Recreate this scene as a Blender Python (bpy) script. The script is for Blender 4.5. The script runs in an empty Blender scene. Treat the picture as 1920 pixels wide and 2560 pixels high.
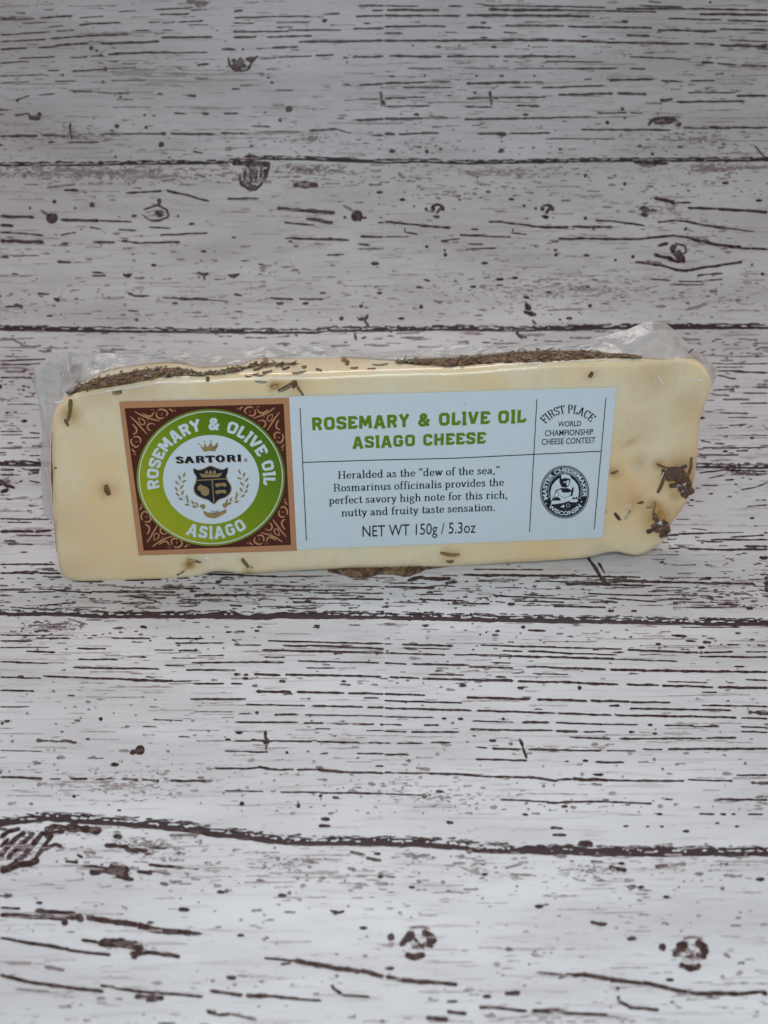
import bpy, math, random
import numpy as np
from mathutils import Vector, noise
random.seed(11)

# ------------------------------------------------------------------ camera, world, lights
SC = bpy.context.scene
COL = SC.collection
PITCH, FPX, CAMH = math.radians(31.0), 2100.0, 0.130
cam = bpy.data.objects.new('camera', bpy.data.cameras.new('camera'))
COL.objects.link(cam)
cam.location = (0, 0, CAMH)
cam.rotation_euler = (math.radians(90) - PITCH, 0, 0)
cam.data.sensor_fit = 'VERTICAL'
cam.data.sensor_height = 24.0
cam.data.lens = 24.0 * FPX / 2560.0
cam.data.clip_start, cam.data.clip_end = 0.005, 20
cam.data.dof.use_dof = True
cam.data.dof.focus_distance = 0.205
cam.data.dof.aperture_fstop = 14.0
SC.camera = cam
SC.view_settings.view_transform = 'Standard'
SC.view_settings.look = 'None'
SC.view_settings.exposure = 0
SC.view_settings.gamma = 1

world = bpy.data.worlds.new('World'); SC.world = world
world.use_nodes = True
bg = world.node_tree.nodes['Background']
bg.inputs['Color'].default_value = (1.0, 0.88, 0.91, 1)
bg.inputs['Strength'].default_value = 0.125

def area(name, loc, target, sx, sy, power, color):
    l = bpy.data.lights.new(name, 'AREA'); l.shape = 'RECTANGLE'
    l.size, l.size_y, l.energy, l.color = sx, sy, power, color
    o = bpy.data.objects.new(name, l); COL.objects.link(o)
    o.location = loc
    o.rotation_euler = (Vector(target) - Vector(loc)).to_track_quat('-Z', 'Y').to_euler()
    return o
area('window_light', (0.0, -0.08, 0.24), (0.0, 0.03, 0.0), 0.26, 0.14, 0.72, (0.76, 0.93, 1.0))
area('ceiling_light', (0.0, 0.44, 0.62), (0.0, 0.16, 0.0), 0.36, 0.16, 1.25, (1.0, 0.92, 0.93))
area('pink_side_fill', (-0.75, 0.15, 0.45), (0.0, 0.25, 0.05), 0.5, 0.5, 0.95, (1.0, 0.66, 0.72))  # unseen pink fills, one each side, added to brighten and tint the backdrop
area('pink_side_fill', (0.85, 0.15, 0.45), (0.0, 0.25, 0.05), 0.5, 0.5, 0.98, (1.0, 0.72, 0.67))

# ------------------------------------------------------------------ geometry of the place
CP, SP = math.cos(PITCH), math.sin(PITCH)
CAM = np.array([0, 0, CAMH])
def ray(px, py):
    a, b = (px - 960) / FPX, (py - 1280) / FPX
    return np.array([a, CP - b * SP, -SP - b * CP])

# the backdrop sheet: flat on the table, then sweeping up behind the cheese
KN = [(-0.12, 0), (-0.05, 0), (0.02, 0), (0.10, 0), (0.16, 0), (0.195, 0.0), (0.2120, 0.0012), (0.2300, 0.0090),
      (0.2600, 0.0200), (0.2895, 0.0325), (0.3125, 0.0545), (0.3310, 0.0815), (0.3440, 0.1320), (0.3500, 0.1800), (0.3530, 0.2200), (0.3545, 0.2500)]
def catmull(P, n, closed=False):
    P = [np.array(p, float) for p in P]; out = []
    m = len(P); rng = range(m if closed else m - 1)
    for i in rng:
        if closed: a, b, c, d = P[(i - 1) % m], P[i], P[(i + 1) % m], P[(i + 2) % m]
        else: a, b, c, d = P[max(i - 1, 0)], P[i], P[i + 1], P[min(i + 2, m - 1)]
        for k in range(n):
            t = k / n
            out.append(0.5 * ((2 * b) + (c - a) * t + (2 * a - 5 * b + 4 * c - d) * t * t + (3 * b - a - 3 * c + d) * t ** 3))
    if not closed: out.append(P[-1])
    return np.array(out)
PR = catmull(KN, 24)
PS = np.r_[0, np.cumsum(np.hypot(*np.diff(PR, axis=0).T))]
PT = np.gradient(PR, axis=0); PT /= np.linalg.norm(PT, axis=1)[:, None]
def row_hit(py):
    r = ray(960, py); m = r[2] / r[1]
    g = PR[:, 1] - (CAMH + m * PR[:, 0])
    ok = np.where((g[:-1] < 0) & (g[1:] >= 0) & (PR[1:, 0] > 0.02))[0]
    if len(ok) == 0: return (PS[-1], PR[-1, 0])
    i = ok[0]; t = -g[i] / (g[i + 1] - g[i])
    return (PS[i] + t * (PS[i + 1] - PS[i]), PR[i, 0] + t * (PR[i + 1, 0] - PR[i, 0]))
_rows = np.arange(-40, 2700, 1.0)
_hit = np.array([row_hit(p) for p in _rows])
def board(px, py):                      # photograph point -> (x across, s along the sheet)
    s = np.interp(py, _rows, _hit[:, 0]); y = np.interp(py, _rows, _hit[:, 1])
    r1 = CP - (py - 1280) / FPX * SP
    return (px - 960) / FPX * y / r1, s
def sheet(x, s, h=0.0):                 # (x, s) -> world
    y = np.interp(s, PS, PR[:, 0]); z = np.interp(s, PS, PR[:, 1])
    ty = np.interp(s, PS, PT[:, 0]); tz = np.interp(s, PS, PT[:, 1])
    return (x, y - tz * h, z + ty * h)

# the front face of the cheese: a plane leaning back a little
N = np.array([0.0620, -0.9843, 0.1652]); N /= np.linalg.norm(N)
U = np.cross([0, 0, 1.0], -N); U /= np.linalg.norm(U)
U = -U if U[0] < 0 else U
V = np.cross(U, -N); V = V if V[2] > 0 else -V
O = np.array([0.0, 0.18515, 0.0])
WD = np.cross([0, 0, 1.0], U); WD = WD if WD[1] > 0 else -WD      # straight back, level
TH = 0.017
def face(px, py, w=0.0):                # photograph point -> (u, v) on the face plane set back by w
    r = ray(px, py); o = O + WD * w
    p = CAM + r * (np.dot(N, o - CAM) / np.dot(N, r))
    return np.dot(p - o, U), np.dot(p - o, V)
def F3(u, v, w=0.0, h=0.0):
    p = O + U * u + V * v + WD * w + N * h
    return (p[0], p[1], p[2])
def FP(px, py, h=0.0, w=0.0):
    u, v = face(px, py, w); return F3(u, v, w, h)
D = 1920 / 1659.0
_tl, _tr = np.array(FP(150 * D, 850 * D)), np.array(FP(1500 * D, 776 * D))
_tn = np.cross(_tr - _tl, WD); _tn /= np.linalg.norm(_tn); _tn = _tn if _tn[2] > 0 else -_tn
def TOP(px, py, h=0.0):                 # on the upper side of the cheese
    r = ray(px, py); p = CAM + r * (np.dot(_tn, _tl - CAM) / np.dot(_tn, r))
    return tuple(p + _tn * h)

# ------------------------------------------------------------------ materials
def new_mat(name):
    m = bpy.data.materials.new(name); m.use_nodes = True
    nt = m.node_tree; b = nt.nodes['Principled BSDF']
    return m, nt, b
def nd(nt, kind, **kw):
    n = nt.nodes.new(kind)
    for k, v in kw.items():
        if k.startswith('i_'): n.inputs[k[2:]].default_value = v
        else: setattr(n, k, v)
    return n
def plain(name, col, rough=0.5, coat=0.0, spec=0.5):
    m, nt, b = new_mat(name)
    b.inputs['Base Color'].default_value = (*col, 1); b.inputs['Roughness'].default_value = rough
    b.inputs['Coat Weight'].default_value = coat; b.inputs['Specular IOR Level'].default_value = spec
    return m
def mixrgb(nt, a, b, fac, blend='MIX'):
    n = nt.nodes.new('ShaderNodeMix'); n.data_type = 'RGBA'; n.blend_type = blend
    for k, s in ((6, a), (7, b), (0, fac)):
        if isinstance(s, (tuple, float, int)): n.inputs[k].default_value = (*s, 1) if isinstance(s, tuple) else s
        else: nt.links.new(s, n.inputs[k])
    return n.outputs[2]
def ramp(nt, src, p0, p1):
    r = nt.nodes.new('ShaderNodeMapRange'); r.inputs[1].default_value = p0; r.inputs[2].default_value = p1
    nt.links.new(src, r.inputs[0]); return r.outputs[0]

BOARD = (0.60, 0.605, 0.60)
INK = (0.040, 0.016, 0.013)
def board_material():
    m, nt, b = new_mat('whitewashed_wood'); L = nt.links
    tc = nd(nt, 'ShaderNodeTexCoord')
    def grain(sx, sy, scale, det):
        mp = nd(nt, 'ShaderNodeMapping'); mp.inputs['Scale'].default_value = (sx, sy, 1)
        L.new(tc.outputs['UV'], mp.inputs[0])
        n = nd(nt, 'ShaderNodeTexNoise', i_Scale=scale, i_Detail=det, i_Roughness=0.62); L.new(mp.outputs[0], n.inputs['Vector'])
        return n.outputs['Fac']
    soft = grain(14, 60, 1.0, 4)            # broad patches of thinner paint
    fine = grain(70, 900, 1.0, 5)           # brushed grain
    speck = grain(330, 1500, 1.0, 3)
    c = mixrgb(nt, (0.54, 0.53, 0.53), (0.67, 0.67, 0.67), ramp(nt, soft, 0.35, 0.62))
    c = mixrgb(nt, c, (0.38, 0.33, 0.32), ramp(nt, fine, 0.54, 0.80))
    mul = nd(nt, 'ShaderNodeMath', operation='MULTIPLY'); L.new(ramp(nt, speck, 0.62, 0.72), mul.inputs[0]); L.new(ramp(nt, soft, 0.62, 0.40), mul.inputs[1])
    c = mixrgb(nt, c, (0.30, 0.235, 0.225), mul.outputs[0])
    L.new(c, b.inputs['Base Color'])
    b.inputs['Roughness'].default_value = 0.42
    bp = nd(nt, 'ShaderNodeBump', i_Strength=0.12, i_Distance=0.0003); L.new(fine, bp.inputs['Height']); L.new(bp.outputs[0], b.inputs['Normal'])
    return m
def ink_material():
    m, nt, b = new_mat('dark_grain'); L = nt.links
    at = nd(nt, 'ShaderNodeAttribute', attribute_name='tone')
    tc = nd(nt, 'ShaderNodeTexCoord')
    n = nd(nt, 'ShaderNodeTexNoise', i_Scale=900.0, i_Detail=3.0); L.new(tc.outputs['Object'], n.inputs['Vector'])
    a = nd(nt, 'ShaderNodeMath', operation='MULTIPLY_ADD'); L.new(ramp(nt, n.outputs['Fac'], 0.35, 0.65), a.inputs[0]); a.inputs[1].default_value = 0.22
    sb = nd(nt, 'ShaderNodeMath', operation='SUBTRACT'); L.new(at.outputs['Fac'], sb.inputs[0]); sb.inputs[1].default_value = 0.14
    b.inputs['Specular IOR Level'].default_value = 0.22
    L.new(sb.outputs[0], a.inputs[2])
    cl = nd(nt, 'ShaderNodeClamp'); L.new(a.outputs[0], cl.inputs[0])
    L.new(mixrgb(nt, (0.47, 0.40, 0.39), INK, cl.outputs[0]), b.inputs['Base Color'])
    b.inputs['Roughness'].default_value = 0.42
    return m
M_BOARD, M_INK = board_material(), ink_material()
M_GAP = plain('joint_brown', (0.040, 0.020, 0.021), 0.6)
M_CHIP = plain('paint_chip', (0.60, 0.60, 0.60), 0.45)

# ------------------------------------------------------------------ object helpers
def link(name, verts, faces, mat, parent=None, smooth=False, kind=None):
    me = bpy.data.meshes.new(name)
    me.from_pydata([tuple(map(float, v)) for v in verts], [], faces)
    if mat: me.materials.append(mat)
    if smooth: me.polygons.foreach_set('use_smooth', [True] * len(me.polygons))
    me.update()
    o = bpy.data.objects.new(name, me); COL.objects.link(o)
    if parent: o.parent = parent
    if kind: o['kind'] = kind
    return o
def dup(o, parent=None):
    c = o.copy(); COL.objects.link(c); c.parent = parent or o.parent
    return c

# ------------------------------------------------------------------ the plank sheet (traced joints)
CR = {'A': (0, 0, .57866), 'B': (960, 0, .57866), 'C': (0, 400, .57866), 'D': (960, 400, .57866), 'E': (0, 1420, .57866),
      'F': (960, 1380, .57866), 'G': (0, 1980, .57866), 'H': (960, 1980, .57866), 'I': (0, 840, .28944), 'J': (1640, 840, .28926)}
def cr(k, x, y): o = CR[k]; return o[0] + x * o[2], o[1] + y * o[2]
JT = [  # photograph points along each joint, then its thickness in photograph pixels
    ([('G', 0, 135), ('G', 100, 122), ('G', 200, 110), ('G', 400, 120), ('G', 600, 138), ('G', 800, 152), ('G', 900, 172), ('G', 1100, 195), ('G', 1250, 210), ('G', 1659, 217), ('H', 300, 227), ('H', 400, 243), ('H', 600, 250), ('H', 1000, 258), ('H', 1659, 260)], 17),
    ([('E', 0, 192), ('E', 300, 194), ('E', 420, 203), ('E', 900, 203), ('E', 1150, 211), ('E', 1200, 205), ('E', 1659, 207), ('F', 300, 285), ('F', 800, 293), ('F', 1659, 308)], 13),
    ([('I', 0, 1106), ('I', 340, 1108), ('J', 360, 1125), ('J', 700, 1128), ('J', 968, 1128)], 8.5),
    ([('C', 0, 728), ('C', 400, 735), ('C', 830, 738), ('C', 1350, 742), ('C', 1420, 732), ('C', 1659, 732), ('D', 250, 727), ('D', 600, 732), ('D', 1000, 722), ('D', 1659, 720)], 9),
    ([('A', 0, 711), ('A', 350, 709), ('A', 640, 704), ('A', 850, 703), ('A', 980, 700), ('A', 1040, 682), ('A', 1300, 685), ('A', 1480, 693), ('B', 0, 700), ('B', 150, 695), ('B', 330, 703), ('B', 600, 699), ('B', 850, 693), ('B', 1659, 690)], 7)]
def nz(x, k): return noise.noise(Vector((x, k * 7.31, 3.1)))
XS = np.arange(-0.42, 0.4201, 0.0006)
def joint_curve(pts):
    q = sorted(board(*cr(*p)) for p in pts)
    X = [a for a, _ in q]; S = [b for _, b in q]
    return np.interp(XS, X, S)
def px_len(s_py, n):                     # photograph pixels -> metres along the sheet at row
    return abs(board(960, s_py)[1] - board(960, s_py + n)[1])
joints = []
_mid = board(960, 1822)[1]; _first = board(960, 1335 * D)[1]
PW = _first - board(960, 1805 * D)[1]
c0 = joint_curve(JT[0][0])
lo = [(c0 * 0 + c0.mean() - PW * (1.0 + k), 0.0011) for k in (1, 0)]
for pts, w in JT:
    py = np.mean([cr(*p)[1] for p in pts]); joints.append((joint_curve(pts), 1.35 * px_len(py, w)))
s_top = joints[-1][0].mean()
hi = [(c0 * 0 + s_top + PW * (k + 1), 0.0011) for k in (0, 1, 2)]
joints = lo + joints + hi
def plank_edge(c, half, k, sign):
    out = []
    for i, x in enumerate(XS):
        j = nz(x * 260, k) * 0.55 + nz(x * 900, k + 3) * 0.45
        chip = max(0, nz(x * 120, k + 9) - 0.32) * 2.2 + max(0, nz(x * 520, k + 5) - 0.25) * 1.6
        out.append(c[i] + sign * half * (1 + 0.42 * j - (0.95 * chip if sign > 0 else 0.2 * chip)))
    return np.array(out)
# the brown sheet the boards are printed on
ss = np.linspace(0, PS[-1], 120); vs, fs = [], []
for i, s in enumerate(ss):
    for x in (-0.42, 0.42): vs.append(sheet(x, s, -0.00013))
fs = [(2 * i, 2 * i + 1, 2 * i + 3, 2 * i + 2) for i in range(len(ss) - 1)]
SHEET = link('tabletop', vs, fs, M_GAP, kind='structure', smooth=True)
SHEET['label'] = 'whitewashed wood plank backdrop sweeping up behind the cheese'
planks, bounds = [], []
R = 16
for k in range(len(joints) - 1):
    a = plank_edge(joints[k][0], joints[k][1] / 2, k * 3 + 1, 1)
    b = plank_edge(joints[k + 1][0], joints[k + 1][1] / 2, k * 3 + 2, -1)
    a = np.clip(a, 0, PS[-1]); b = np.clip(b, 0, PS[-1])
    if b.mean() - a.mean() < 0.005: continue
    vs, fs, uv = [], [], []
    nc = len(XS)
    rows = [(-1, 0), (-1, 1)] + [(t, 1) for t in np.linspace(0, 1, R)] + [(-2, 1), (-2, 0)]      # the edges have their own corners, so they stay crisp
    for t, up in rows:
        tt = 0 if t == -1 else (1 if t == -2 else t)
        s = a + (b - a) * tt
        y = np.interp(s, PS, PR[:, 0]); z = np.interp(s, PS, PR[:, 1])
        ty = np.interp(s, PS, PT[:, 0]); tz = np.interp(s, PS, PT[:, 1])
        h = 0.0 if up else -0.00012
        vs.append(np.c_[XS, y - tz * h, z + ty * h]); uv.append(np.c_[XS, s])
    vs = np.concatenate(vs); uv = np.concatenate(uv)
    for r in range(len(rows) - 1):
        if r in (1, len(rows) - 3): continue
        for i in range(nc - 1):
            fs.append((r * nc + i, r * nc + i + 1, (r + 1) * nc + i + 1, (r + 1) * nc + i))
    o = link('plank', vs, fs, M_BOARD, SHEET, smooth=True)
    u = o.data.uv_layers.new(name='UVMap')
    li = np.zeros(len(o.data.loops), int); o.data.loops.foreach_get('vertex_index', li)
    u.data.foreach_set('uv', uv[li].ravel())
    planks.append(o); bounds.append((a, b))

# ------------------------------------------------------------------ grain marks on the planks
MK = {id(p): ([], [], []) for p in planks}
MH = [0]
def plank_at(x, s):
    i = int(np.clip((x - XS[0]) / 0.0006, 0, len(XS) - 1))
    for p, (a, b) in zip(planks, bounds):
        if a[i] - 0.0015 <= s <= b[i] + 0.0015: return p
    return None
def mark_poly(left, right, tone):
    mid = left[len(left) // 2]; p = plank_at(*mid)
    if p is None: return
    V_, F_, T_ = MK[id(p)]; b = len(V_); h = 0.00003 + 0.00005 * random.random(); n = len(left)
    for q in left + right: V_.append(sheet(q[0], q[1], h)); T_.append(tone)
    for i in range(n - 1): F_.append((b + i, b + i + 1, b + n + i + 1, b + n + i))
WK = 1.32
def streak(pts, w, tone=1.0, rough=1.0):
    P = [np.array(p, float) for p in pts]
    d = [0]
    for a, b in zip(P[:-1], P[1:]): d.append(d[-1] + np.linalg.norm(b - a))
    Ltot = d[-1]
    if Ltot < 0.5: return
    w *= WK
    n = max(4, int(Ltot / 4.5)); seed = random.random() * 100
    tv = np.linspace(0, 1, n + 1)
    X = np.interp(tv * Ltot, d, [p[0] for p in P]); Y = np.interp(tv * Ltot, d, [p[1] for p in P])
    left, right = [], []
    for i, t in enumerate(tv):
        j = min(i, n - 1); dx, dy = X[j + 1] - X[j], Y[j + 1] - Y[j]; l = math.hypot(dx, dy) + 1e-6; nx, ny = -dy / l, dx / l
        q = t * Ltot
        wd = w / 2 * (1 + rough * (0.75 * nz(q * 0.055 + seed, 1) + 0.55 * nz(q * 0.17 + seed, 2)))
        e = min(q, Ltot - q) / max(w * 0.32, 2.0); wd = max(wd, w * 0.10) * min(1, 0.15 + e)
        off = nz(q * 0.035 + seed, 4) * w * 0.5 * rough
        cx, cy = X[i] + nx * off, Y[i] + ny * off
        left.append(board(cx + nx * wd, cy + ny * wd)); right.append(board(cx - nx * wd, cy - ny * wd))
    mark_poly(left, right, tone)
SMUDGE = [('A', 860, 15, 60, 18, 30, .6), ('C', 1090, 55, 55, 60, 60, .75), ('C', 1340, 45, 130, 26, 70, .6), ('C', 420, 55, 420, 34, 190, .45), ('C', 680, 230, 55, 26, 26, .6), ('A', 320, 590, 280, 40, 90, .45), ('A', 1350, 600, 160, 50, 50, .45), ('D', 1130, 220, 32, 24, 24, .8), ('D', 1230, 210, 110, 60, 40, .4), ('D', 1380, 350, 90, 40, 30, .5), ('D', 850, 560, 800, 90, 260, .4), ('D', 1400, 30, 260, 28, 70, .55), ('D', 480, 50, 420, 30, 90, .4), ('G', 90, 240, 120, 90, 70, .75), ('G', 320, 170, 200, 26, 50, .7), ('G', 640, 230, 200, 50, 110, .6), ('G', 500, 345, 90, 24, 34, .9), ('G', 560, 670, 110, 28, 34, .9), ('G', 1250, 310, 240, 60, 60, .45), ('H', 900, 340, 200, 60, 60, .5), ('H', 1250, 315, 140, 22, 28, .5), ('H', 120, 275, 130, 18, 24, .6), ('H', 400, 340, 260, 70, 40, .4), ('H', 145, 655, 62, 66, 20, .5), ('H', 1322, 700, 62, 66, 20, .5), ('E', 230, 255, 160, 34, 70, .8), ('E', 560, 940, 380, 70, 110, .4), ('F', 250, 1060, 260, 60, 60, .45), ('B', 1220, 520, 60, 24, 28, .8), ('B', 1350, 600, 330, 50, 90, .5), ('I', 60, 1260, 90, 90, 40, .85), ('I', 290, 1180, 60, 30, 16, .8), ('J', 800, 1190, 240, 40, 36, .8), ('F', 1655, 130, 16, 50, 20, 1.0)]
def blob(x, y, rx, ry, tone=1.0):
    rx *= 1.12; ry *= 1.2
    n = 7; top, bot = [], []; seed = random.random() * 50
    for i in range(n + 1):
        a = math.pi * i / n
        k = 1 + 0.5 * nz(a * 1.4 + seed, 5); k2 = 1 + 0.5 * nz(a * 1.4 + seed, 6)
        top.append(board(x - rx * math.cos(a), y - ry * math.sin(a) * k)); bot.append(board(x - rx * math.cos(a), y + ry * math.sin(a) * k2))
    mark_poly(top, bot, tone)
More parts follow.
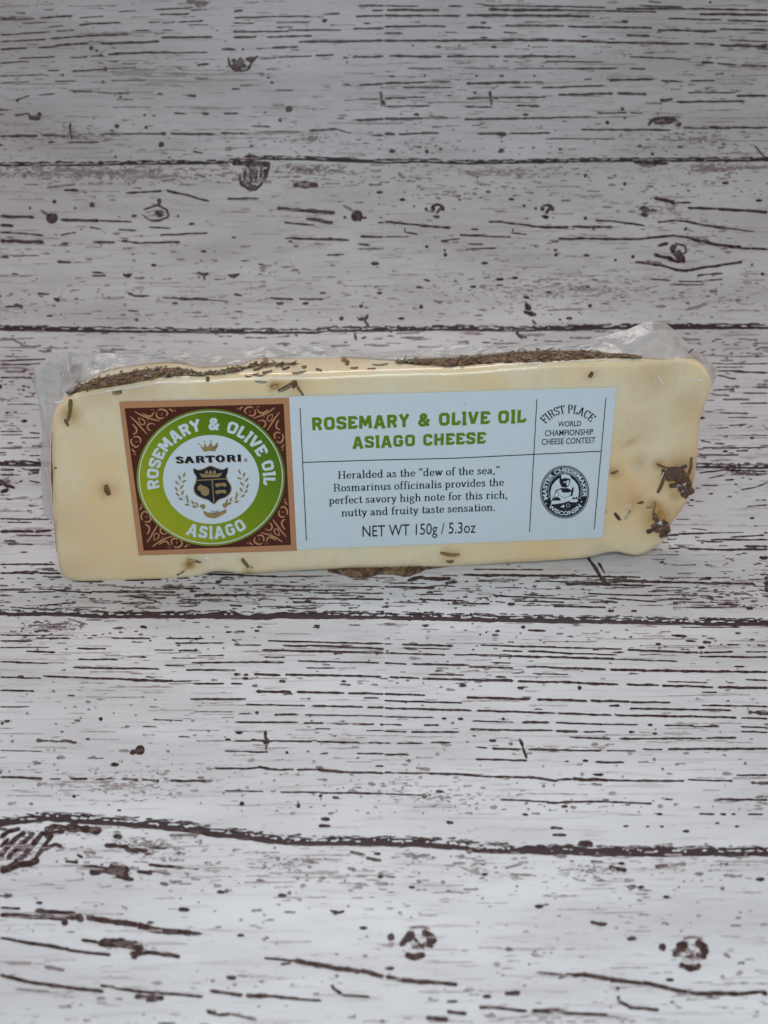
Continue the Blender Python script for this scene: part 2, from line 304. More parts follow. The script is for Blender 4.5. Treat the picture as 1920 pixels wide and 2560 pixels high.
# traced streaks: "x y x y ... w[*tone]" in the frame of their region;  "x y r[*tone]" is a fleck, "w" after r widens it
TR = {
'A': '''1015 290 12;1080 258 10;150 508 10;1025 300 12w;1055 285 9;0 86 150 80 5;170 78 315 68 6;340 78 450 70 4;510 50 590 46 4;660 42 830 34 5;820 45 895 42 5;690 63 820 60 6;95 103 200 96 4;205 118 275 110 4;340 110 400 102 520 98 6;0 150 90 148 5;90 145 220 138 5;240 135 325 130 4;0 180 200 170 6;215 168 330 158 6;330 158 560 146 7;700 100 760 94 4;770 96 880 90 5;640 97 695 95 4;585 131 650 131 5;700 130 750 131 4;810 108 900 107 4;0 213 120 207 8;160 207 250 200 6;245 196 385 187 8;430 188 690 180 8;695 162 920 160 8;0 272 130 265 5;80 252 240 245 5;305 250 380 246 6;390 244 450 240 5;465 235 620 228 8;620 228 740 226 8;740 228 900 226 5;310 308 450 300 7;450 297 590 294 4;205 305 260 305 4;0 330 190 322 4;0 360 130 352 4;235 352 330 350 4;480 348 640 346 4;475 267 512 265 7;395 208 9;418 218 6;437 240 7;455 300 8;755 285 790 300 5;850 280 905 276 6;955 212 1020 214 7;1050 214 5;1105 210 1160 208 5;1170 207 1290 203 7;1120 255 1200 250 4;1205 248 1350 241 5;1360 240 1445 238 6;1480 248 1505 250 6;1520 246 1659 245 7;1290 182 1659 176 8;1010 77 1170 73 6;1170 72 1340 70 5;1400 62 1470 58 6;1010 50 1050 46 8;1390 90 1415 86 11;1005 100 1100 100 5;1190 98 1340 96 4;1005 138 1250 135 6;1250 130 1475 130 6;1005 160 1110 160 7;1150 160 1350 155 6;1535 70 1659 68 8;1545 25 1659 25 6;1605 46 1659 44 7;1525 124 1659 122 7;1570 102 1600 102 5;70 432 130 412 5;75 434 6;60 500 100 495 120 490 140 510 165 515 175 490 6;150 510 16w;170 495 9;165 412 240 405 4;310 398 400 395 4;420 400 560 405 4;520 420 5;810 412 850 415 8;690 405 6w;750 490 805 492 6;870 490 905 492 8;965 490 1030 490 6;665 500 5w;625 497 5;1248 472 13;697 625 11;505 545 9;632 550 7;0 588 165 587 9;180 585 285 587 7;305 530 302 560 310 605 8;205 615 240 615 9;290 615 430 615 6;430 578 445 592 5;440 578 700 578 6;690 578 720 580 10;735 578 930 580 8;950 575 1080 578 6;1085 545 1170 548 5;1120 570 1300 568 6;1330 565 1460 558 7;1460 560 1520 578 5;1600 585 1659 585 6;1540 520 1659 515 9;1550 428 1640 428 7;1550 368 1659 362 7;1645 395 1652 462 9;830 655 880 662 6;1085 632 7*.7;500 678 5;1190 390 1270 390 5;1145 485 5w;1000 385 1040 385 6;1160 335 6;1175 357 6;870 340 6w;445 355 7;270 325 6;1210 520 7;1500 270 4;985 245 990 280 1010 300 1040 308 1070 300 1085 275 1115 240 9;1000 285 1060 285 16;1060 258 1110 248 14;1038 268 16*.8;1010 262 9;805 5 905 12 12*.5;840 20 16w*.5''',
'B': '''0 25 150 27 5;275 25 340 27 5;395 15 440 20 4;430 25 780 28 6;785 28 960 33 6;1000 38 1310 38 7;1100 25 1290 30 5;1310 38 1659 45 7;1360 60 1659 64 8;10 42 240 44 9;450 42 760 44 10;760 44 1180 52 6;0 68 330 68 8;355 65 890 70 9;1225 80 1460 86 6;1480 88 1659 92 7;0 115 270 113 7;355 118 465 120 8;520 112 780 112 8;790 115 1160 120 7;1040 93 10w;430 98 8w;1180 130 1440 135 8;1450 125 1659 130 6;0 143 80 143 5;260 140 320 140 4;515 140 580 143 5;1045 152 1150 156 8;850 158 880 158 6;0 176 720 173 9;725 175 960 182 8;960 182 1320 190 8;1340 188 1430 192 7;1450 196 1659 202 9;1490 172 1659 180 5;415 160 450 165 7;20 243 250 244 8;270 243 500 244 8;515 243 830 244 8;1060 245 1260 253 5;1265 255 1330 255 4;1370 270 1425 272 9;1440 275 1525 280 6;1540 282 1659 287 8;100 295 260 296 4;560 296 830 296 4;340 295 540 295 4*.7;700 265 950 268 4;820 296 1010 296 6;1060 296 1130 298 6;125 198 4;235 203 8w;325 195 4;475 203 8w;625 198 4;35 330 7w;176 330 5;400 328 5;508 328 7w;650 328 5;0 360 120 358 8;120 357 190 355 6;200 352 290 352 5;355 362 590 355 8;600 358 690 355 6;680 380 950 370 6;80 378 290 378 5;540 378 640 378 5;970 347 1170 342 8;1195 350 1290 352 6;860 345 900 340 5;1320 350 1430 348 5;0 425 100 423 7;105 420 180 420 5;270 412 300 412 5;355 425 500 423 7;505 421 700 420 6;750 410 990 405 8;1005 403 1135 407 8;0 460 90 460 5;95 458 200 457 6;350 462 470 462 6;570 457 670 457 6;458 390 462 425 465 458 10;0 430 1 460 8;393 400 6;1310 400 1520 400 5;1520 415 1659 413 8;1190 432 1250 430 11;1210 440 12*.7;1260 440 1560 438 7;0 513 170 513 8;170 510 280 510 6;345 516 600 512 8;600 512 900 505 6;920 490 1050 487 6;1060 487 1120 490 5;140 495 8w;612 495 8w;1030 470 7;965 530 8;1040 510 5;1140 545 1155 520 1180 512 1210 508 1260 512 1240 530 1200 535 1165 530 11;1265 545 1285 530 11;1180 530 1230 520 12;850 560 1240 562 7;1290 552 1410 555 5;1400 550 1500 552 10;1500 552 1659 552 7;0 578 50 582 11;60 580 240 575 6;400 580 480 577 7;480 578 530 580 13;540 577 720 575 7;1040 565 1060 560 8;700 600 1000 600 4;35 655 9w;35 648 7w;505 655 9w;508 646 7w;185 655 8;245 645 6w;150 635 8w*.7;760 645 6;645 638 5;1105 632 7w;1280 635 8w;1160 665 7;1600 628 1655 690 7;1140 5 1200 12 5;1410 10 5''',
'C': '''1090 118 14w*.9;1145 50 9;1050 100 10;1035 60 1040 100 1070 125 1100 128 1130 105 1150 60 1165 20 11;1060 40 1055 90 1090 110 8;1080 50 1085 100 9;1110 40 1105 95 9;1130 30 1125 80 8;1070 20 1100 60 10;1000 12 1170 15 22;1265 112 1310 100 1375 110 18;1320 112 16w;1240 40 1490 42 26*.55;275 132 340 130 8;540 145 700 133 7;720 133 800 150 10;800 150 905 180 7;980 168 1115 166 7;0 242 150 247 11;225 252 22;175 215 210 240 10*.7;260 258 430 262 10;435 262 570 268 6;0 282 60 285 12;0 312 130 320 6;130 320 190 328 6;0 350 190 356 11;260 325 330 312 6;385 290 440 300 5;400 355 500 355 7;520 350 560 352 10;560 355 620 362 6;620 358 780 355 7;280 362 9w;510 300 590 305 6;690 325 900 316 6;640 290 740 295 5;620 215 680 195 720 215 730 245 690 262 650 262 620 240 7;685 165 690 195 12;670 225 700 240 18;690 230 16*.8;580 242 8w;398 195 10;235 180 8;130 208 5;325 208 5w;828 277 8w;770 243 5;1010 335 6w;880 395 8w;1195 210 1280 215 12;1280 215 1450 228 12;1320 255 1400 262 10;1340 255 1440 272 14;1225 270 1360 282 6;1230 338 1510 345 8;1255 352 6w;1425 338 7w;1490 200 1520 215 7;1480 195 1530 225 6*.6;1542 243 22;1575 250 7w;1490 248 6;1555 330 1659 332 8;1545 362 1600 368 6;1545 385 1659 383 4;1410 412 1490 408 5;1620 448 11w;1630 270 1659 270 6;1640 140 9w;0 420 40 420 7;50 415 170 412 4;245 440 310 442 9;665 455 8w;580 435 5w*.6;760 430 800 430 6*.6;870 437 4w;930 435 6w*.6;1040 437 1080 435 5;1115 450 1140 453 8;575 408 4w;530 492 550 505 575 490 9;555 498 9;850 488 880 495 905 488 10;880 500 885 520 7;985 495 1010 505 1035 490 10;1012 500 9;395 485 450 490 6;395 500 460 500 7;50 492 80 494 6;0 588 5;550 575 580 585 7;580 588 650 588 6;600 560 20*.3;700 595 780 598 6;780 600 900 602 10;900 605 990 612 4;1010 580 1050 588 7;1070 565 20*.3;1160 597 1270 602 7;1290 600 1400 602 6;160 577 215 580 8;245 600 9w;248 608 7w;330 600 7w*.7;740 618 770 620 9;1210 620 10w;1320 620 9w;1380 575 1410 575 8;1640 575 8w;20 635 100 630 9;60 625 100 640 13;200 673 230 675 7;550 650 600 655 6;1010 655 1050 655 5;850 660 6w*.6;590 690 7;1475 685 9;1430 692 4;1545 690 1590 685 11;1590 665 1575 695 1595 718 9;1560 632 8;1530 745 1540 780 9;1560 770 1585 765 9;0 60 250 62 16*.35;60 35 360 40 18*.3;460 50 520 60 24*.35;600 70 860 75 16*.3;200 120 330 105 8*.5;640 45 700 75 20*.4;840 60 890 75 7*.7''',
'D': '''1272 405 13*.9;1255 375 10*.9;1130 220 12*.8;213 212 8;248 212 7*.9;228 246 8w*.9;685 212 8;720 212 7*.9;700 246 8w*.9;625 640 11;635 665 10;80 172 8w;130 200 4;182 212 6;325 155 5;327 172 5;550 170 8w;605 198 6;655 210 6;870 68 7;1040 103 7;450 138 7w;870 252 7;203 215 215 198 235 192 255 205 258 222 11;245 205 225 235 10;210 240 230 248 240 242 10;675 215 687 198 707 192 727 205 730 222 11;717 205 697 235 10;682 240 702 248 712 242 10;1100 215 1125 200 1145 215 10;1110 230 1140 245 11;1150 215 1180 220 10;1130 215 14*.8;0 268 40 267 7;40 270 160 282 7;160 285 290 292 8;450 268 520 267 7;520 270 640 284 7;640 286 720 292 800 290 9;810 288 990 290 9;910 262 1010 265 6;1010 268 1130 285 7;1180 268 1280 262 7;1280 262 1380 282 1500 297 8;1500 297 1600 310 5;1165 165 1260 185 11;1260 185 1330 185 6;1310 205 1440 212 9;1445 212 1659 225 10;0 332 110 332 4;90 292 90 312 150 322 5;560 292 555 315 620 322 5;325 325 430 328 7;430 330 550 333 5;375 300 410 300 9;905 295 7;750 340 1100 342 8;1100 342 1250 325 8;1250 325 1330 340 8;1330 340 1420 365 1545 378 11;1545 382 1659 385 9;245 350 280 350 11;280 345 330 340 4;720 350 755 350 11;360 362 430 365 5;350 388 485 380 5;185 375 6;655 372 6;262 390 5;265 410 7;740 390 5;743 410 7;875 412 8w;435 446 9w;1000 433 5;1075 418 7;1180 372 1230 360 10;1245 365 1250 400 1275 430 18;1255 360 1300 370 1305 400 1270 410 7;1165 410 1230 425 1260 440 1305 438 12;1285 425 14;1085 440 1200 455 1260 475 1300 478 1380 465 1550 440 10;1130 435 1200 445 9*.5;1150 515 1240 520 5;1270 525 1380 525 5;1350 500 1465 488 6;1400 520 1465 515 5;1240 538 1380 540 4;480 517 520 516 8;565 510 9w;170 515 200 525 8;310 525 6w*.6;385 548 8w;150 550 7w;700 572 730 573 8;880 548 7w;895 515 930 520 6;600 590 630 600 9;610 615 625 650 17;600 655 660 670 13;640 690 660 712 8;570 740 600 775 10;590 760 620 770 9;160 635 8;240 615 8w*.7;75 685 9w;890 630 8;800 685 9w;760 690 5;1530 607 8w;1635 493 7;1590 453 5;1475 100 9w;1620 175 9w;1295 305 1310 290 6;1380 260 10w*.5;60 55 90 80 12*.4;350 50 410 75 14*.35;530 40 610 60 18*.35;1080 12 1230 14 10;1100 20 1180 22 12*.6;1340 45 1659 30 10*.4;1450 80 10w*.4;1170 635 1220 630 9*.5;1300 650 1400 620 12*.4;700 650 860 645 5*.5''',
'E': '''0 22 255 20 6;0 92 70 92 6;75 105 240 102 8;240 98 400 108 9;400 103 760 105 9;840 118 1145 118 10;945 60 9w;575 125 640 130 10;870 25 1200 38 9;1200 38 1400 36 6;200 160 330 150 8;990 160 1050 165 9;1200 95 1480 97 7;1245 132 1659 135 9;1190 170 1270 170 7;1350 108 1659 110 7;1330 145 9w;1440 80 1640 80 6;540 55 700 50 7;700 85 870 88 6;0 290 165 292 8;165 290 290 292 4;155 303 305 305 9;0 315 140 316 9;480 303 650 305 8;715 305 880 305 9;755 325 970 324 9;0 345 130 343 6;70 343 215 343 6;330 348 460 349 8;665 355 750 355 6;110 360 240 365 9;770 357 860 358 8;850 380 970 378 6;335 395 510 396 9;550 385 635 385 8;0 405 100 408 9;60 408 210 413 9;710 420 800 423 8;740 390 850 390 5;825 410 1080 408 9;1080 407 1230 408 10;315 430 690 437 10;800 440 1020 442 10;1025 460 9w;1063 462 7w;0 472 180 478 7;90 470 8w;185 468 560 482 9;555 482 750 490 13;750 490 830 490 7;835 500 970 500 9;995 500 1050 500 10;1060 478 9w;0 530 150 532 9;820 567 1065 567 10;835 622 1010 622 4;290 552 325 552 10;0 600 130 600 7;30 662 8w;435 652 8;660 655 790 660 6;615 685 680 686 8;550 685 7w*.6;335 660 8w*.7;10 672 6;1155 315 1659 328 9;1220 335 1330 338 10;1330 335 1659 350 11;1130 355 1659 367 11;1010 333 1130 333 7;1065 360 1120 360 5;1140 385 1235 386 8;1285 402 1640 410 9;1320 432 1450 433 6;1095 460 1215 462 14;1230 462 1480 465 11;1480 466 1650 470 10;1220 490 9w;1485 490 7w;1105 535 1260 537 14;1280 537 1490 541 11;1500 541 1659 545 11;1570 562 1640 562 8;1060 590 1320 596 8;1345 597 1570 601 10;1585 602 1659 603 11;1185 633 1290 634 11;1315 635 1659 641 6;1030 630 1090 630 7;1015 667 1290 668 9;1310 670 1400 671 10;1425 672 1510 672 9;1520 675 1620 676 10;1640 678 1659 678 10;1360 695 1430 696 7;1580 703 1659 703 6;1110 625 7;1033 712 10w;985 742 8w;1148 702 1147 745 16;1152 755 1148 790 14;1150 750 13;1010 747 1090 747 9;1090 745 1180 748 13;1180 747 1350 750 9;1365 750 1560 756 10;1590 755 1659 757 10;970 792 1080 793 8;1080 795 1160 796 9;1240 798 6;1380 805 1420 800 7;1540 802 1659 803 8;560 800 590 795 622 780 24;605 788 18;495 850 12w;258 820 9w;320 755 8w;380 740 6w;375 822 450 822 6;0 788 185 793 5;810 700 950 702 4*.5;0 903 185 910 11;210 912 265 912 7;300 910 380 912 13;410 915 490 908 10;525 912 600 916 13;610 915 690 918 11;735 920 890 922 12;720 915 9*.5;925 865 1060 867 11;1060 868 1120 862 11;1120 862 1200 872 13;1200 873 1270 870 9;1280 873 1370 870 11;1370 872 1490 882 15;1490 882 1659 886 12;1620 856 1659 858 10;970 962 1140 966 8;1210 968 1390 970 9;1390 972 1659 975 10;1030 962 7w;1450 993 9w;1385 985 7;1045 1020 9;1288 1028 9;1405 1085 12w;320 987 7;515 1047 6w;380 870 430 875 18*.35;395 1015 18w*.5;600 1010 12w*.55;660 870 16w*.35;1030 885 12w*.4;1270 885 14w*.35;120 250 300 240 10*.7;160 270 280 255 9*.7;620 255 9w;440 225 370 225 6;1370 250 8w;1110 272 7w;300 220 380 245 8*.6''',
'F': '''385 75 690 77 7;340 100 830 104 12;830 104 1110 110 8;990 125 1200 130 12;1200 130 1600 138 11;650 125 980 135 7;780 138 1160 146 10;0 150 220 155 9;100 125 160 110 220 118 290 115 18;180 112 270 112 12;260 135 320 130 10;880 20 920 80 945 130 16;925 45 955 95 12;940 125 965 130 14;150 205 350 212 9;470 190 850 205 8;310 222 10w;550 225 10w;560 212 780 217 8;730 235 960 240 9;880 180 1160 190 8;150 185 260 183 7;360 225 460 224 8;600 185 700 190 7;960 200 1180 215 7;1200 205 1330 206 7;1300 240 1480 240 8;1080 255 8w;980 255 9w;1580 245 9w;1400 115 9w;1200 45 6w;1655 105 1650 175 24;1640 25 12w;1620 50 6w;1280 325 1540 325 6;620 338 700 342 11;490 342 7w;480 360 9w*.8;1250 362 1310 365 13;1375 390 1415 392 13;1300 385 1350 387 8;1480 402 1540 402 8;1185 398 8w;1590 380 7w;75 400 300 406 10;80 415 290 420 6;0 398 40 398 6;415 402 500 405 7;500 406 750 412 9;750 413 1030 420 8;1050 422 1360 436 10;1380 436 1510 432 9;1560 432 1659 432 6;510 428 600 430 10;620 428 820 440 10;820 438 1010 445 8;1100 445 1200 442 5;1360 452 1659 455 10;0 437 100 440 8;100 440 265 445 8;300 445 370 445 7;370 443 560 450 11;560 450 1000 462 11;1000 463 1270 472 8;0 480 100 485 8;120 485 370 490 10;372 497 560 502 10;610 497 720 498 9;720 500 960 507 12;975 507 1140 513 12;1140 513 1500 518 12;1500 518 1659 518 12;1510 495 1560 495 9;460 478 550 480 7;20 542 70 543 12;70 543 155 547 9;165 547 380 553 11;380 552 560 556 13;575 560 760 563 11;760 563 1015 573 12;1045 573 1190 577 12;1200 578 1425 584 12;1440 585 1659 588 12;1560 552 1659 556 8;190 530 350 532 8;480 540 530 542 9;640 525 800 530 6;1220 560 1400 565 6;0 613 180 620 10;340 578 10w;590 588 9w;845 588 8;1370 607 1440 607 8;0 643 340 652 10;355 628 635 636 13;660 637 880 643 12;890 643 1065 648 12;1070 649 1240 651 10;0 675 380 685 11;400 686 740 697 10;750 698 985 706 11;1000 706 1360 712 12;1360 712 1525 717 11;1540 717 1659 720 9;1060 677 1500 685 10;1370 663 1659 668 8;970 665 1020 665 11;0 713 220 716 8;260 720 7w;330 722 8w;380 730 560 736 9;595 737 715 738 12;740 738 950 745 10;950 745 1100 746 8;1210 750 1340 750 8;1340 755 1450 755 7;1150 748 7w;515 722 6;0 745 80 748 7;170 748 240 748 9;0 775 100 777 9;115 778 325 778 11;370 767 560 770 11;560 771 730 772 10;740 774 840 776 12;860 777 960 777 9;1070 778 8w;1170 785 7w;1540 755 1659 760 8;800 800 860 803 7;820 803 980 807 10;1015 808 1375 805 11;1390 804 1525 803 10;1540 775 1659 780 9;585 805 600 845 15;600 850 618 895 16;470 815 10w;390 795 5w;395 842 450 848 9;465 850 595 852 13;620 853 830 858 10;830 858 940 858 12;960 858 1090 860 7;1115 852 1205 855 8;1225 852 1659 850 13;0 826 30 826 9;55 826 170 827 8;200 824 290 825 9;395 896 550 900 9;550 900 620 903 11;780 905 800 905 6;870 902 8w;910 907 1040 910 11;0 875 110 877 10;0 953 200 957 10;200 957 390 965 13;390 968 620 975 11;620 972 750 990 14;750 985 820 982 11;820 982 970 988 16;970 988 1300 990 10;1310 985 1510 990 9;900 961 950 962 11;1520 965 1659 965 9;0 1045 180 1053 8;175 1055 9;500 1072 640 1075 9;640 1077 710 1080 8;700 1085 920 1078 11;920 1078 1160 1088 9;1440 1068 1520 1070 10;1520 1070 1659 1072 11;1210 1068 1250 1070 10;240 1035 10w;780 1100 9w;1360 1132 1430 1133 10;1465 1133 8w;1510 1133 6w;1570 1133 1640 1135 9;1190 1133 8w;610 1135 8w;285 1170 10w;1290 870 1320 868 10w*.5''',
'G': '''500 345 24w*.85;540 660 22w*.9;0 200 40 170 90 160 14;0 280 60 210 110 170 17;30 290 90 230 150 175 17;100 280 150 220 190 170 17;150 290 190 240 230 180 15;0 345 60 320 130 310 170 290 24;0 330 40 335 26;0 240 40 200 14;60 300 120 270 14;190 250 240 225 270 240 14;190 165 235 150 290 158 18;215 175 280 172 12;280 155 440 170 26;205 185 15;330 270 360 285 9;385 350 440 335 500 345 560 370 24;470 325 560 340 26;500 365 580 378 15;590 345 660 352 14;640 340 740 355 6;350 320 430 325 13;280 300 340 305 10;450 230 560 240 14;540 250 640 255 17;490 190 530 195 17;640 240 720 245 9;640 315 760 325 11;760 325 860 335 5;730 190 860 185 10*.6;690 395 730 400 11*.7;740 390 790 385 7*.6;780 265 10w*.6;860 180 940 185 9;860 215 12w*.5;640 270 9w*.7;440 150 520 180 26*.4;0 500 90 505 9;150 515 330 525 16;0 530 150 540 17;150 540 330 548 15;330 525 360 560 28;370 545 600 575 19;600 578 700 605 24;700 600 830 612 19;740 605 870 612 14;280 565 13;830 620 880 612 7*.7;170 480 9w;650 565 9w;770 508 820 510 13;0 630 80 645 10;80 645 300 680 12;300 685 480 705 11;350 640 430 650 12;430 655 520 650 620 680 28;470 650 600 665 26;620 690 780 712 15;560 700 640 695 18;580 712 12;0 790 120 820 13;120 822 330 850 13;330 850 450 862 12;430 835 500 845 9;500 848 620 865 11;620 865 880 885 10;580 885 710 890 16;650 900 13w;190 755 280 770 12*.6;30 740 140 738 12*.35;65 850 220 865 8*.5;955 433 11w;980 428 8*.7;1220 448 12w;1250 438 8*.7;1425 510 1450 525 1490 515 10;1450 522 10;1570 588 11w;1040 620 10w;1000 803 14w;1050 795 9w*.5;1150 635 10w*.5;1630 268 9w;1510 258 1580 275 10*.8;1580 285 1650 297 12*.9;1500 330 1540 335 10*.6;1630 368 1659 365 11;1150 325 12w*.6;1200 285 7w*.5;900 310 10w*.5;1408 118 11w;1375 147 1430 147 10;920 815 7w*.5;1140 718 1280 730 8;1210 745 1260 740 10;1270 730 1330 738 19;1330 740 1440 758 18;1440 760 1560 775 18;1560 772 1659 798 17;905 858 950 865 1050 880 12;1060 880 1160 882 16;1160 882 1300 895 11;1300 897 1390 902 9;1435 830 1440 850 1480 875 13;1480 878 1600 887 10;1455 795 7*.7;1130 820 8w*.5;890 945 940 962 15;940 965 1000 960 10;1000 960 1110 985 10*.7;1520 970 9w*.6;680 1000 760 1000 7''',
'H': '''110 625 17;200 640 16;135 712 15w;1290 672 17;1382 685 16;1318 756 15w;70 668 90 640 112 612 22;90 645 130 605 34;110 590 155 582 200 592 9*.6;165 600 200 620 215 660 26;165 655 215 670 16;130 630 150 655 175 680 11;140 668 12w*.8;90 700 130 715 180 705 22;130 715 15w;1250 713 1270 685 1292 657 22;1270 690 1310 650 34;1290 635 1335 627 1380 637 9*.6;1345 645 1380 665 1395 705 26;1345 700 1395 715 16;1310 675 1330 700 1355 725 11;1320 713 12w*.8;1275 745 1320 765 1370 750 20;1340 762 15w;30 628 14;1070 635 13w;1202 672 14;25 763 12w;890 560 930 572 965 570 12;935 572 9;670 495 12w;700 487 8w*.6;75 525 10w*.7;540 680 11w;650 695 10w*.7;1235 812 11w;1545 738 10w*.7;1215 572 10w*.6;1490 712 7*.5;1625 378 12w;1070 410 13w;1110 412 9w;1220 455 9w;120 412 9w;435 357 9w;280 430 7w*.7;1025 310 9w;1530 545 8w*.6;1360 535 7w*.4;5 795 80 815 12;80 815 230 825 16;230 825 320 833 13;660 780 780 792 9;750 805 790 795 8;780 792 860 790 18;860 790 980 808 17;980 810 1120 828 17;1120 825 1240 850 16;1240 852 1350 872 15;1350 873 1560 872 16;1560 870 1640 862 14;1630 862 1659 875 17;410 930 480 930 14;480 932 620 948 11;640 948 740 945 16;740 945 800 955 13;800 957 970 965 10;520 870 590 870 15;550 872 12w;445 885 12w;370 852 10w*.7;270 950 360 960 12;180 975 280 985 16;450 965 9w*.6;190 900 240 902 6*.5;1010 850 7;1010 880 1015 905 1060 930 12;1060 932 1190 942 11;270 905 320 905 9;970 325 1050 340 14;890 300 950 305 9*.7;1170 325 1230 318 12*.8;1260 315 1300 308 9*.5;920 375 12w*.5;940 382 9w*.5;565 372 12w*.45;120 285 180 270 9*.6;180 278 200 268 7*.6;520 330 600 310 8*.5;370 325 400 310 7*.5;540 355 640 360 7*.5;340 420 400 422 6*.6;735 155 10w;760 157 8w;725 185 790 187 10;1305 170 9w;1045 148 7w;1140 150 5w;1200 150 6w;1440 135 6w;1525 150 6w;0 362 50 370 8*.7;150 390 9w*.6;870 225 20w;800 235 14w;1470 315 9w*.6''',
'I': '''0 215 400 202 10;0 250 370 240 9;190 298 260 298 11;0 358 280 362 11;0 440 16;205 435 11w;205 525 300 522 9*.8;0 550 110 550 18*.5;60 590 320 590 9*.7;60 665 12w*.7;210 735 18w;60 770 150 780 9*.7;0 825 200 822 9;250 835 350 842 12;0 855 200 855 9*.7;170 880 350 880 8;60 925 120 925 12*.8;190 922 220 922 12*.7;0 970 200 968 11*.8;0 1030 60 1028 8*.6;250 1035 350 1033 10;0 1160 130 1155 13;180 1145 250 1160 10;260 1160 350 1150 16;280 1195 340 1170 15;250 1250 350 1270 12;0 1200 120 1205 13;0 1240 60 1300 130 1310 26;0 1350 80 1330 24;160 1265 200 1250 10;20 1285 50 1260 34;0 1270 26;0 1580 430 1585 11;60 1610 280 1612 10;0 1650 20 1640 12;100 1640 140 1640 9;230 1620 320 1640 24;330 1620 450 1618 12;0 1690 300 1690 18;80 1685 200 1680 12;300 1695 450 1680 19;130 1720 450 1725 11;30 1770 140 1772 13;170 1868 240 1868 12;0 1973 480 1973 13;360 2022 420 2020 11;420 2025 500 2030 9;0 2048 300 2050 13;330 2050 530 2052 15;40 2000 8w;0 1510 100 1510 7*.6;380 1545 10w*.6;120 40 200 75 14*.6;0 100 320 102 8*.6;80 125 200 130 8*.5;430 120 12w*.7;30 30 300 20 8*.6''',
'J': '''550 175 968 175 6;520 240 968 240 10;515 270 760 270 9;520 300 680 303 12;680 308 968 320 13;520 340 600 350 620 362 700 372 11;519 467 680 462 11;870 448 968 448 8;480 510 640 515 10;750 495 968 495 9;570 550 740 550 12*.8;720 583 968 580 10;410 655 500 655 9*.8;540 665 800 670 10;400 710 14w;620 705 880 705 10*.8;630 775 780 768 8;530 800 630 790 8;830 882 14w;600 870 10w*.7;710 860 968 860 7;385 905 480 922 14;500 930 600 932 12;400 965 830 967 11;810 967 968 960 9;599 997 14w;690 995 800 992 11;370 1030 720 1028 10;600 1160 968 1170 17;370 1185 640 1150 13;680 1180 900 1200 13;450 1230 600 1200 11;590 1245 680 1240 14;640 1200 968 1190 12*.8;390 1292 540 1290 10;730 1330 850 1310 968 1265 11;690 1282 10w;450 1365 500 1362 12;640 1390 9w*.6;310 1418 12w;270 1465 330 1472 8;330 1473 800 1475 10;800 1472 968 1460 10;830 1575 14w;170 1585 300 1588 9;360 1600 500 1600 9;390 1612 430 1612 12;600 1608 968 1608 8;860 1643 8w;300 1665 450 1680 9;660 1667 968 1667 10;100 1722 200 1720 17;200 1712 500 1703 13;500 1703 760 1697 10;470 1762 968 1762 12;470 1760 700 1755 10;640 1740 940 1722 11;930 1700 968 1705 12;760 1815 968 1820 17;340 1770 440 1770 8;270 1840 520 1848 15;520 1848 968 1843 16;400 1790 8w;350 1740 9w;600 640 500 640 7*.6;250 38 380 28 10*.7;500 45 10w*.5;860 35 12w*.8;700 25 850 35 8*.8;600 320 640 325 11*.6''',
}
for k, txt in TR.items():
    sc = CR[k][2]; last = None
    for it in txt.split(';'):
        tone = 1.0
        if '*' in it: it, t = it.split('*'); tone = float(t)
        wide = it.endswith('w'); it = it.rstrip('w')
        v = [float(a) for a in it.split()]
        base = {'A': .84, 'B': .88, 'C': .90, 'D': .95}.get(k, 1.0); WK = {'E': .82, 'F': .82, 'J': 1.0, 'I': 1.0, 'G': 1.28, 'H': 1.28}.get(k, 1.25)
        if len(v) <= 3:
            x, y = cr(k, v[0], v[1]); r = v[2] * sc
            if tone < .72 and v[2] > 8:          # a worn spot: a few broken flecks, not one patch
                for _ in range(9):
                    X = x + random.uniform(-1.5, 1.5) * r; Y = y + random.uniform(-.8, .8) * r; l = random.uniform(3, 11)
                    streak([(X - l / 2, Y + random.uniform(-1.5, 1.5)), (X + l / 2, Y)], random.uniform(1.2, 2.8), tone * random.uniform(.7, 1.5), 1.3)
                continue
            blob(x, y, r * (1.5 if wide else 1.05), r * (0.62 if wide else 0.95), tone * base)
        else:
            pts = [cr(k, v[i], v[i + 1]) for i in range(0, len(v) - 1, 2)]
            if tone < .62 and v[-1] > 14:        # a worn run: many broken flecks
                for _ in range(int(3 + math.dist(pts[0], pts[-1]) / 5)):
                    t = random.random(); X = pts[0][0] + (pts[-1][0] - pts[0][0]) * t; Y = pts[0][1] + (pts[-1][1] - pts[0][1]) * t + random.gauss(0, v[-1] * sc * .35); l = random.uniform(4, 16)
                    streak([(X - l / 2, Y + random.uniform(-1.5, 1.5)), (X + l / 2, Y)], random.uniform(1.2, 2.8), tone * random.uniform(.8, 1.6), 1.3)
                continue
            keep = pts[-1]
            if last and math.dist(last, pts[0]) < 5: # runs on from the mark before it: let them overlap
                q = np.array(pts[0]) - np.array(pts[1]); pts[0] = tuple(np.array(pts[0]) + q / (np.linalg.norm(q) + 1e-6) * 4.5)
            last = keep
            streak(pts, v[-1] * sc * (1.1 if CR[k][2] < .3 else 1.0), tone * base, 0.42 if k in 'GH' else 0.62)
WK = 1.0
